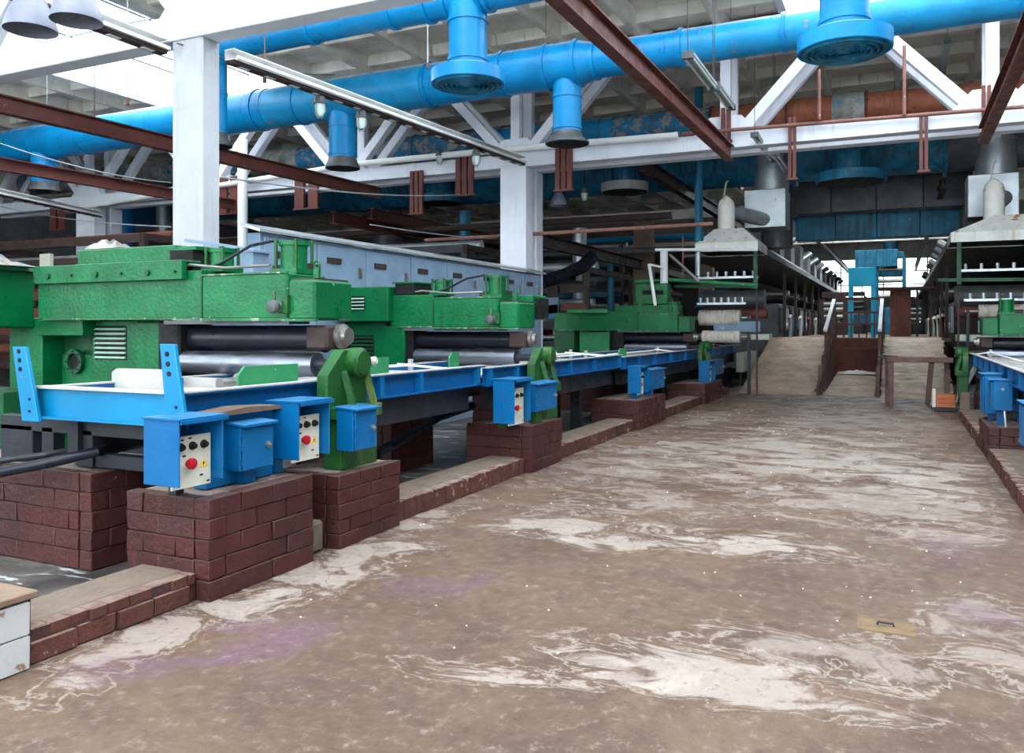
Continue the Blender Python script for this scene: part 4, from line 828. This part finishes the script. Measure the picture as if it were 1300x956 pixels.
# ================================================================ drying ranges
def hood_unit(x0, x1, pu, label, sgn, y0=19.5):
    """front hood with its pipe, the canopy behind it and the rollers below; sgn = which side the aisle is on"""
    r = thing('drying_range', label, 'dryer', ((x0 + x1) / 2, y0, 0))
    z = 3.38; cx = (x0 + x1) / 2
    vs = [(x0, y0, z), (x1, y0, z), (x1, y0 + 1.5, z), (x0, y0 + 1.5, z), (x0, y0, z + .2), (x1, y0, z + .2), (x1, y0 + 1.5, z + .2), (x0, y0 + 1.5, z + .2),
          (cx - .33, y0 + .35, z + .56), (cx + .33, y0 + .35, z + .56), (cx + .33, y0 + 1.1, z + .56), (cx - .33, y0 + 1.1, z + .56)]
    fs = [(0, 1, 5, 4), (1, 2, 6, 5), (2, 3, 7, 6), (3, 0, 4, 7), (4, 5, 9, 8), (5, 6, 10, 9), (6, 7, 11, 10), (7, 4, 8, 11), (8, 9, 10, 11)]
    part(MB().add(vs, fs), 'hood', 'hood', r)
    part(MB().box(x0 + .02, x1 - .02, y0 + .02, y0 + 1.48, z + .02, z + .05), 'hood_lining', 'black', r)
    part(MB().cyl((pu, y0 + .7, z + .5), (pu, y0 + .7, z + 1.15), .2, n=24).rev((pu, y0 + .7, z + 1.15), (0, 0, 1), [(0, .2), (.1, .17), (.2, .08), (.24, .02)], 24), 'hood_pipe', 'hood', r)
    dep = 2.1 if sgn > 0 else 4.2
    bx = pu + .75 * (1 if sgn > 0 else .1)
    part(MB().tube([(pu, y0 + .7, z + 1.0), (pu + .2, y0 + 1.0, z + 1.0), (bx, y0 + 1.8, z + .9)], .17, 18), 'pipe_elbow', 'galv', r)
    part(MB().box(bx - .5, bx + .5, y0 + 1.7, y0 + 2.6, z + .7, z + 1.65), 'plenum_box', 'galv', r, .015)
    part(MB().cyl((bx + .1, y0 + 2.2, z + 1.65), (bx + .1, y0 + 2.2, 5.9), .42, n=24), 'exhaust_duct', 'galv', r)
    part(MB().cyl((bx + .1, y0 + 3.2, z + .3), (bx + .1, y0 + 3.2, 5.0), .4, n=24), 'exhaust_duct', 'galv_dark', r)
    part(MB().tube([(pu - .06, y0 + .7, z + 1.36), (pu, y0 + .7, z + 1.7), (pu + .05, y0 + .7, z + 1.75)], .025, 6), 'hanging_strap', 'panel', r)
    xa = x1 if sgn > 0 else x0; xb = xa - sgn * dep      # aisle edge, back edge
    a, b = sorted((xa - sgn * .05, xb))
    part(MB().box(a, b, y0 + 1.6, 57, z + .02, z + .1), 'canopy_deck', 'galv_dark', r)
    y = y0 + 1.55
    while y < 56:
        part(MB().prism([(xa, z), (xa, z + .14), (xa - sgn * .35, z + .42), (xa - sgn * .38, z + .42), (xa - sgn * .06, z)], 'y', y, y + 2.95), 'canopy_panel', 'galv_dark', r)
        if y > 23: part(MB().box(*sorted((xa - sgn * .5, xa - sgn * (1.3 + random.random() * .4))), y + .4, y + 1.5, z + .1, z + .9 + random.random() * .5), 'fan_housing', random.choice(('galv_dark', 'lagging', 'galv_dark')), r, .02)
        if y > 23 and random.random() < .8: part(MB().tube([(xa - sgn * .7, y + 2, z + .1), (xa - sgn * .7, y + 2, z + .9), (xa - sgn * .3, y + 2.3, z + 1.2)], .12, 10), 'vent_pipe', random.choice(('galv_dark', 'galv', 'lagging')), r)
        y += 3
    # body modules beneath
    y = 26.7
    while y < 56:
        a, b = sorted((xa - sgn * .45, xb)); top = 2.35
        part(MB().box(a, b, y, y + 2.6, .3, top), 'dryer_module', random.choice(('galv_dark', 'dark_steel', 'dark_brown')), r, .03)
        for k in range(2): part(MB().box(*sorted((xa - sgn * .45, xa - sgn * .42)), y + .12 + k * 1.25, y + 1.2 + k * 1.25, 1.45, top - .12), 'module_door', random.choice(('galv_dark', 'galv', 'dark_steel')), r, .01)
        part(MB().box(*sorted((xa - sgn * .3, xa - sgn * .22)), y - .15, y - .05, 0, z), 'canopy_post', 'dark_brown', r)
        part(MB().tube([(xa - sgn * .2, y + .5, 1.3), (xa - sgn * .2, y + .5, 1.9), (xa - sgn * .2, y + .9, 2.0), (xa - sgn * .2, y + .9, 1.3)], .05, 8), 'steam_pipe', random.choice(('galv', 'panel', 'steel_red')), r)
        part(MB().cyl((xa - sgn * .25, y + 1.7, 1.6), (xa - sgn * .42, y + 1.7, 1.6), .16, n=14), 'motor', random.choice(('galv', 'duct_dark')), r)
        part(MB().cyl((a, y + 2.8, 2.75), (b, y + 2.8, 2.75), .12, n=12), 'guide_roller', 'steel', r)
        y += 3
    part(MB().ibeam((xa + sgn * .02, y0 + 2.8, 5.05), (xa + sgn * .02, 57, 5.25), .14, .26), 'hoist_rail', 'dark_brown', r)
    return r
pl_ = onY(922, 270, 20.2).x; pr_ = onY(1262, 255, 20.2).x
dl = hood_unit(-4.34, -2.9, pl_, 'drying range with a rusty white hood above the far press on the trough side', 1)
dr = hood_unit(1.0, 3.3, pr_, 'drying range with a rusty white hood across the aisle', -1)
# entry end of the ranges: frames, spools, rolls
def spools(parent, x0, x1, y, z, n, bar='galv'):
    part(MB().box(x0, x1, y - .03, y + .03, z, z + .05), 'spool_bar', bar, parent)
    for i in range(n):
        x = x0 + (x1 - x0) * (i + .5) / n
        part(MB().cyl((x, y, z + .05), (x, y, z + .17), .035, n=10), 'spool', 'galv', parent)
def entry(xs, y, parent, sgn):
    x0, x1 = xs
    spools(parent, x0, x1, y + .5, 2.78, 7); spools(parent, x0 + .1, x1 - .25, y + .3, 2.15, 7)
    part(MB().bar((x0 - .4, y + .1, 2.6), (x1, y + .1, 2.56), .05, .07), 'entry_rail', 'green_dark', parent)
    xe = x1 if sgn > 0 else x0
    part(MB().box(xe - .04, xe + .04, y + .06, y + .14, 2.5, 3.38), 'entry_post', 'green_dark', parent)
    part(MB().box(xe - .02, xe + .02, y + .3, y + .34, 0, 2.5), 'entry_post', 'dark_brown', parent)
    part(MB().cyl((x0, y + 1.6, 2.3), (x1, y + 1.6, 2.3), .24, n=24), 'heating_drum', 'galv_dark', parent)
    part(MB().cyl((x0, y + 1.3, 1.95), (x1 + .1, y + 1.3, 1.95), .12, n=20), 'brown_roller', 'rust_sheet', parent)
    part(MB().box(x0, x1 + .2, y + .9, y + 1.5, 1.3, 1.45), 'roller_beam', 'panel', parent, .02)
    part(MB().box(x0 + .4, x1, y + .8, y + .85, 1.5, 1.75), 'blue_plate', 'cab', parent)
entry((-4.5, -3.0), 19.7, dl, 1); entry((1.15, 3.2), 19.4, dr, -1)
def ribbed_roll(u0, u1, v0, v1, Y, label):
    a, b = onY(u0, v0, Y), onY(u1, v1, Y); z = (a.z + b.z) / 2; rr = (a.z - b.z) / 2 * .95; L = b.x - a.x
    prof = []; n = 16
    for i in range(n): prof += [(L * i / n, rr * .94), (L * (i + .3) / n, rr), (L * (i + .7) / n, rr), (L * (i + 1) / n - .001, rr * .94)]
    r = thing('ribbed_roll', label, 'roll', (a.x + L / 2, Y, z - rr))
    part(MB().rev((a.x, Y, z), (1, 0, 0), prof, 24), 'ribbed_sleeve', 'cloth', r)
    part(MB().cyl((a.x - .25, Y, z), (b.x + .25, Y, z), rr * .25, n=12), 'roll_shaft', 'steel', r)
    for x in (a.x - .2, b.x + .2): part(MB().box(x - .03, x + .03, Y - .06, Y + .06, 0, z + .03), 'roll_stand', 'dark_steel', r)
ribbed_roll(888, 940, 393, 414, 20.6, 'dirty white ribbed roll at the entry of the drying range, upper of two')
ribbed_roll(892, 940, 419, 436, 20.3, 'dirty white ribbed roll at the entry of the drying range, lower of two')
ribbed_roll(1242, 1310, 386, 404, 20.3, 'dirty white ribbed roll behind the press across the aisle')
# white pole frame above the far press
wf = thing('pole_stand', 'white-painted pole frame with braces standing on the far green press', 'frame', (-5.4, 18.7, 1.77))
def bar_px(parent, pts, Y, r_, mat, name): part(MB().tube([onY(u, v, Y) for u, v in pts], r_, 8), name, mat, parent)
bar_px(wf, [(843, 386), (843, 319)], 18.9, .09, 'white_pipe', 'pole'); bar_px(wf, [(832, 388), (824, 335)], 18.5, .04, 'white_pipe', 'pole'); bar_px(wf, [(832, 317), (962, 317)], 18.9, .035, 'white_pipe', 'cross_bar')
bar_px(wf, [(850, 323), (888, 358)], 18.9, .035, 'steel', 'brace'); bar_px(wf, [(825, 336), (843, 340)], 18.7, .025, 'white_pipe', 'brace'); bar_px(wf, [(806, 358), (850, 355), (962, 362)], 19.0, .04, 'green_pale', 'cross_bar')
bar_px(wf, [(867, 300), (867, 352)], 18.9, .02, 'rail_red', 'rod'); bar_px(wf, [(886, 318), (886, 350)], 19.1, .06, 'galv', 'pole')

# ================================================================ ramps, platform and what stands there
YB, YT, ZT = 20.7, 26.4, 1.3
rz = lambda y: ZT * (y - YB) / (YT - YB)
def ramp(x0, x1, label):
    r = thing('plank_ramp', label, 'ramp', ((x0 + x1) / 2, YB, 0))
    n = 19; d = (YT - YB) / n
    for i in range(n):
        a, b = YB + i * d + .003, YB + (i + 1) * d - .003
        o = bpy.data.objects.new('plank', random.choice(UB['plank'])); COL.objects.link(o); o.parent = r
        o.location = V(((x0 + x1) / 2, (a + b) / 2, rz((a + b) / 2) - .01)) - WL[r.name]; o.scale = (x1 - x0 + random.uniform(-.03, .03), math.hypot(b - a, rz(b) - rz(a)), .05)
        o.rotation_euler = (math.atan(ZT / (YT - YB)) + random.uniform(-.005, .005), 0, 0)
    for xx in (x0 + .03, x1 - .11): part(MB().prism([(YB, 0), (YT, 0), (YT, ZT - .06), (YB + .2, .0)], 'x', xx, xx + .08), 'ramp_stringer', 'rail_wood', r)
    return r
ramp(-3.55, -1.78, 'broad plank ramp on the trough side of the steps, dusty with white crumbs')
ramp(-.38, 1.12, 'broad plank ramp behind the low brown stand')
pf = thing('platform', 'dim brown raised platform at the head of the two ramps', 'platform', (-1.2, 40, 0))
part(MB().box(-3.15, 1.35, 26.45, 57, ZT - .1, ZT), 'deck', 'concrete_brown', pf)
for x in (-3.0, -1.2, 1.2):
    for y in (27, 33, 39, 45, 51): part(MB().box(x - .1, x + .1, y, y + .2, 0, ZT - .1), 'support_leg', 'dark_brown', pf)
part(MB().box(-1.72, -.42, 26.3, 26.42, 0, ZT - .02), 'face_sheet', 'rust_sheet', pf); part(MB().box(-1.75, -.4, 26.24, 26.3, .95, 1.02), 'face_rail', 'steel_red', pf); part(MB().box(-3.6, -1.75, 26.3, 26.42, 0, ZT - .02).box(-.4, 1.1, 26.3, 26.42, 0, ZT - .02), 'face_board', 'rail_wood', pf)
bal = thing('balustrade', 'dark red timber balustrade closing the gap between the ramps', 'balustrade', (-1.06, 26.6, ZT))
for z, w in ((2.42, .08), (2.02, .06), (1.68, .06)): part(MB().box(-1.75, -.35, 26.55, 26.63, z, z + w), 'rail', 'steel_red' if z < 2.3 else 'rail_wood', bal)
for i in range(7): part(MB().box(-1.7 + i * .21, -1.66 + i * .21, 26.57, 26.61, ZT, 2.02), 'baluster', 'steel_red', bal)
for x in (-1.74, -.4): part(MB().box(x - .05, x + .05, 26.54, 26.64, ZT, 2.5), 'newel_post', 'rail_wood', bal)
def handrail(x, label, s):
    r = thing('ramp_handrail', label, 'handrail', (x, 23.5, 0))
    part(MB().bar((x, 23.0, rz(23.0) + 1.0), (x, 26.3, ZT + 1.12), .1, .07), 'top_rail', 'white_pipe', r, .01)
    part(MB().bar((x, YB + .1, .1), (x, 26.3, ZT + .1), .07, .26), 'stringer_board', 'rail_wood', r, .01)
    part(MB().bar((x, 22.2, .75), (x, 26.3, ZT + .55), .05, .1), 'mid_rail', 'rail_wood', r)
    for y in (21.2, 22.2, 23.1, 24.2, 25.3): part(MB().bar((x + s * .02, y, 0), (x, y + .25, rz(y) + (1.0 if y > 22.5 else .55)), .09, .09, (1, 0, 0)), 'rail_post', 'rail_wood', r, .008)
handrail(-1.72, 'worn timber handrail with a pale top edge on the trough side of the rusty gap', 1)
handrail(-.42, 'worn timber handrail with a pale top edge behind the low brown stand', -1)
sl = MB(); sl.prism([(20.9, 0.002), (26.25, .002), (26.25, .32), (24.5, .22)], 'x', -1.6, -.5)
solo(sl, 'earth_slope', 'plank', 'low earthy slope rising to the rusty sheet between the handrails', 'slope')
crumple((-1.05, 25.4, .29), .5, .2, .12, 'white_rag', 'cloth_rag', 'crumpled white rag lying at the foot of the rusty sheet')
bp = thing('blue_portal', 'bright blue portal frame standing on the platform behind the balustrade', 'frame', (-1.0, 27.6, ZT))
a, b = onY(1077, 340, 27.6), onY(1112, 363, 27.6); c = onY(1083, 395, 27.6)
part(MB().box(a.x, b.x, 27.5, 28.0, b.z, a.z), 'head_box', 'teal', bp, .01)
for x in (a.x, b.x - .14): part(MB().box(x, x + .14, 27.55, 27.75, ZT, b.z), 'portal_leg', 'teal', bp)
part(MB().box(a.x + .1, b.x, 27.6, 27.7, 1.75, 2.0), 'lower_plate', 'duct_dark', bp); part(MB().box(a.x + .03, b.x - .03, 27.49, 27.5, b.z + .05, a.z - .08), 'head_panel', 'teal', bp)
hut = thing('brown_cabin', 'dark brown boarded cabin on the platform just past the handrail', 'cabin', (.05, 31, ZT))
for i in range(6): part(MB().box(-.25 + i * .11, -.15 + i * .11, 31, 31.05, ZT, 2.9), 'board', 'rust_sheet', hut)
part(MB().box(-.25, .4, 31.05, 32.2, ZT, 2.9), 'cabin_body', 'dark_brown', hut); part(MB().box(-.6, 1.1, 30.8, 32.3, 2.9, 2.98), 'cabin_roof', 'dark_brown', hut)
for i, x in enumerate((.55, .95)): part(MB().box(x, x + .07, 30.9, 31, ZT, 2.9), 'roof_post', 'dark_brown', hut)
for k, (x, y, w, h, m, lab) in enumerate(((-.3, 40, 1.1, 3.4, 'duct_dark', 'dark blue winding machine far down the platform, tallest of the row'), (-2.4, 36, .9, 1.5, 'dark_brown', 'dark brown winding machine far down the platform by the trough-side range'), (.7, 44, .8, 1.4, 'dark_steel', 'black winding machine far down the platform by the opposite range'), (-2.2, 48, 1.2, 2.0, 'galv_dark', 'grey winding machine at the far end of the platform'))):
    m_ = thing('winding_machine', lab, 'machine', (x, y, ZT))
    part(MB().box(x - w / 2, x + w / 2, y, y + .8, ZT, ZT + h * .35), 'machine_bed', m, m_, .03)
    for s_ in (-1, 1): part(MB().box(x + s_ * w / 2 - .08, x + s_ * w / 2 + .08, y + .3, y + .5, ZT, ZT + h), 'machine_post', m, m_)
    part(MB().box(x - w / 2, x + w / 2, y + .25, y + .55, ZT + h, ZT + h + .25), 'machine_head', m, m_, .02)
    for q in (.5, .7, .85): part(MB().cyl((x - w / 2, y + .4, ZT + h * q), (x + w / 2, y + .4, ZT + h * q), .09, n=12), 'machine_roller', 'steel', m_)
# blue ducting deep over the platform
for (u0, v0, u1, v1, Y, m, lab) in ((1010, 262, 1225, 297, 25.4, 'duct_dark', 'dark blue boxed duct across the hall above the platform, closer one'), (1085, 318, 1140, 338, 40, 'duct_dark', 'dark blue boxed duct across the hall far above the platform'), (1000, 224, 1235, 260, 24.2, 'galv_dark', 'grey boxed duct across the hall under the wide dark duct')):
    a, b = onY(u0, v0, Y), onY(u1, v1, Y); bx_ = thing('boxed_duct', lab, 'duct', ((a.x + b.x) / 2, Y, b.z)); n = 4
    for i in range(n):
        x0, x1 = a.x + (b.x - a.x) * i / n, a.x + (b.x - a.x) * (i + 1) / n
        part(MB().box(x0, x1, Y + (.015 if i % 2 else 0), Y + .6, b.z, a.z), 'duct_panel', m, bx_, .02)
    for x in (a.x + .2, b.x - .2): part(MB().cyl((x, Y + .3, a.z), (x, Y + .3, 7.5), .03, n=6), 'hanger_rod', 'dark_steel', bx_)
p = onY(1130, 351, 44); lq = thing('round_diffuser', 'small dark blue round diffuser far over the platform in front of the bright window', 'diffuser', p)
part(MB().cyl(p, (p.x, p.y, p.z + .25), .65, n=24), 'drum_rim', 'duct_dark', lq); part(MB().cyl((p.x, p.y, p.z + .25), (p.x, p.y, 7.5), .3, n=16), 'branch_pipe', 'duct_dark', lq)
# low brown stand, crate, post by the right ramp
sd = thing('low_stand', 'low brown timber stand on splayed legs in front of the second ramp', 'stand', (.42, 18.9, 0))
for (x, y, tx) in ((-.13, 18.7, 0), (-.2, 19.2, 0), (.62, 19.3, .06), (.9, 18.9, 0)): part(MB().bar((x - tx, y, 0), (x + tx * .3, y, .95), .1, .1, (0, 1, 0)), 'stand_leg', 'rail_wood', sd, .008)
part(MB().box(-.22, 1.0, 18.64, 18.78, .9, 1.0), 'top_beam', 'rail_wood', sd, .01); part(MB().bar((-.3, 19.25, .98), (-.05, 18.7, .98), .1, .08), 'top_beam', 'rail_wood', sd); part(MB().box(-.2, 1.0, 19.2, 19.32, .88, .96), 'top_beam', 'rail_wood', sd, .01)
cr = thing('orange_crate', 'orange-brown slatted crate on a dark tray beside the low stand', 'crate', (.83, 18.0, 0))
part(MB().box(.62, 1.02, 17.75, 18.2, 0, .07), 'tray', 'dark_steel', cr, .01); part(MB().box(.68, .98, 17.85, 18.15, .07, .32), 'crate_body', 'orange', cr)
for i in range(3): part(MB().box(.67, .99, 17.83, 17.85, .08 + i * .085, .15 + i * .085), 'slat', 'orange', cr)
part(MB().box(.6, .66, 17.9, 17.96, .07, .42), 'crate_stake', 'panel', cr)
sp = thing('stub_post', 'short brown post with loose grey hose loops beside the orange crate', 'post', (1.1, 17.2, 0))
part(MB().box(1.03, 1.2, 17.1, 17.3, 0, .42), 'post_block', 'concrete_brown', sp, .02)
for k in range(3): part(MB().tube([(1.0 + .06 * k, 17.6, .2), (1.05 + .05 * k, 17.5, .5), (1.2 + .05 * k, 17.45, .72 + .05 * k), (1.3, 17.5, .95)], .022, 6), 'hose_loop', 'galv', sp)
# crumbs and litter on the floor
lit = MB()
for _ in range(260):
    p = V((random.uniform(-3.6, .9), random.uniform(3.5, 24), 0)); s_ = random.uniform(.003, .006) * (1 + p.y * .05)
    if p.y > YB: p.z = rz(p.y) + .02
    if p.y > YB and not (-3.4 < p.x < -1.85 or -.3 < p.x < 1): continue
    lit.add([(p.x - s_, p.y - s_, p.z), (p.x + s_, p.y - s_ * .5, p.z), (p.x + s_ * .4, p.y + s_, p.z), (p.x, p.y, p.z + s_)], [(0, 1, 2), (0, 1, 3), (1, 2, 3), (2, 0, 3)])
solo(lit, 'floor_crumbs', 'cloth_rag', 'pale crumbs scattered over the aisle and the ramps', 'crumbs', kind='stuff')

# ================================================================ dim machinery in the depth of the bay
def frame_machine(x0, x1, y0, y1, h, label, n, mats, seed):
    rnd = random.Random(seed)
    r = thing('drying_machine', label, 'machine', ((x0 + x1) / 2, (y0 + y1) / 2, 0), 'dim drying machines behind the presses')
    for x in (x0, x1):
        for y in (y0, y1): part(MB().box(x - .07, x + .07, y - .07, y + .07, 0, h), 'frame_post', mats[0], r)
    for i in range(n):
        z = .6 + (h - .8) * i / max(1, n - 1); m = rnd.choice(mats)
        part(MB().box(x0, x1, y0 - .09, y0 + .02, z, z + rnd.uniform(.08, .22)), 'cross_beam', m, r)
        part(MB().cyl((x0, y0 + .4 + rnd.random() * .5, z + .25), (x1, y0 + .5 + rnd.random() * .4, z + .25), rnd.uniform(.06, .16), n=12), 'frame_roller', rnd.choice(('steel', 'dark_brown', 'galv', 'rust_sheet')), r)
    for x in (x0, x1): part(MB().box(x - .05, x + .05, y0, y1, h - .15, h), 'top_rail', mats[0], r)
    for k in range(3):
        xx = rnd.uniform(x0 + .3, x1 - .5); zz = rnd.uniform(1.5, h - .6)
        part(MB().box(xx, xx + rnd.uniform(.3, .7), y0 - .2, y0 - .1, zz, zz + rnd.uniform(.3, .6)), 'control_panel', rnd.choice(('galv', 'cab', 'dark_brown', 'panel', 'duct_dark')), r, .01)
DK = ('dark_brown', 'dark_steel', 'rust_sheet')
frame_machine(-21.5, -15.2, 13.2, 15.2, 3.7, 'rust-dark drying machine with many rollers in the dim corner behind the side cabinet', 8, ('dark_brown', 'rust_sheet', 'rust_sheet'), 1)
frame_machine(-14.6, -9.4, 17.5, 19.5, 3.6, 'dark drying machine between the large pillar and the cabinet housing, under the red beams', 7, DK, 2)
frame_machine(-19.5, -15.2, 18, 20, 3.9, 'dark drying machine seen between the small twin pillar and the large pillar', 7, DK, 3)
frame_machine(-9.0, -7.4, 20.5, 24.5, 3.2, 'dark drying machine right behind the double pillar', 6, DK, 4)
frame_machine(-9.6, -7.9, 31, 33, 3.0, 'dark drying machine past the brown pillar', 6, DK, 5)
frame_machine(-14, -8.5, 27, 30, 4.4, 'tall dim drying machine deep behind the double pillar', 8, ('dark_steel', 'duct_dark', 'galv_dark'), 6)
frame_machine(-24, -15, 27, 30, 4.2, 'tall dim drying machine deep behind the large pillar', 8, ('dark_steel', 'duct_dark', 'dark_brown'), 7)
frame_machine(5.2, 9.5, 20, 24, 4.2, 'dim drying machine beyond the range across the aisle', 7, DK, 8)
a, b = onX(700, 357, -8.6), onX(806, 371, -8.6)
solo(MB().tube([(a.x, a.y, a.z), (b.x, b.y + 3, a.z)], .13, 14), 'fat_pipe', 'lagging', 'fat grey lagged pipe between the double pillar and the brown pillar', 'pipe')
for yy in (a.y + .3, a.y + 5): solo(MB().box(a.x - .08, a.x + .08, yy, yy + .1, 0, a.z - .1), 'pipe_prop', 'galv', 'grey prop holding the fat lagged pipe %s' % ('beside the double pillar' if yy < a.y + 1 else 'toward the brown pillar'), 'prop', 'props of the fat lagged pipe')
solo(MB().tube([onY(688, 358, 18), onY(715, 350, 18.6), onY(740, 338, 19.2), onY(752, 326, 19.6)], .17, 12), 'fabric_hose', 'rubber', 'thick dark hose rising behind the double pillar', 'pipe')
for i, (u, v0, v1, Y, r_, m, lab) in enumerate(((736, 290, 345, 24, .22, 'galv', 'shiny upright duct in the gloom behind the fabric hose'), (492, 255, 320, 23, .5, 'galv_dark', 'conical grey riser behind the dark hanger'), (590, 268, 315, 20.2, .16, 'duct_dark', 'dark blue drop pipe beside the first drum under the wide dark duct'), (775, 322, 350, 23, .1, 'duct_dark', 'thin blue pipe next to the brown pillar'), (160, 235, 300, 20, .3, 'duct', 'blue drop pipe seen past the small twin pillar'), (208, 250, 300, 21, .25, 'galv', 'grey drop pipe seen just before the large pillar'), (645, 300, 345, 22, .1, 'galv', 'grey thin pipe by the double pillar'))):
    a, b = onY(u, v0, Y), onY(u, v1, Y); solo(MB().cyl((b.x, Y, 0), (a.x, Y, a.z), r_, n=16), 'riser_pipe', m, lab, 'pipe')
for i, (z, y, m, lab) in enumerate(((4.35, 20.0, 'dark_brown', 'dark cross pipe low under the wide blue duct'), (3.9, 24.0, 'galv_dark', 'grey cross pipe deep under the wide blue duct'), (4.6, 27.0, 'duct', 'thin blue cross pipe deep in the bay'))):
    solo(MB().tube([(-24, y, z), (-5, y, z)], .09, 10), 'cross_pipe', m, lab, 'pipe')
for i, (x, y, z, w, m, lab) in enumerate(((-12, 24.5, 2.6, 2.2, 'cab', 'pale blue-grey machine hood in the gloom over the cabinet housing'), (-16.5, 24, 2.5, 2.5, 'galv', 'grey machine hood in the gloom past the small twin pillar'), (-6.7, 33.5, 2.4, 1.6, 'duct_dark', 'blue machine hood in the gloom by the brown pillar'))):
    r = thing('machine_hood', lab, 'hood', (x, y, 0))
    part(MB().prism([(x - w / 2, z), (x + w / 2, z), (x + w * .3, z + .7), (x - w * .3, z + .7)], 'y', y, y + 1.4), 'hood_top', m, r, .02)
    part(MB().box(x - w / 2 + .1, x + w / 2 - .1, y + .1, y + 1.3, 0, z), 'hood_body', 'dark_steel', r)
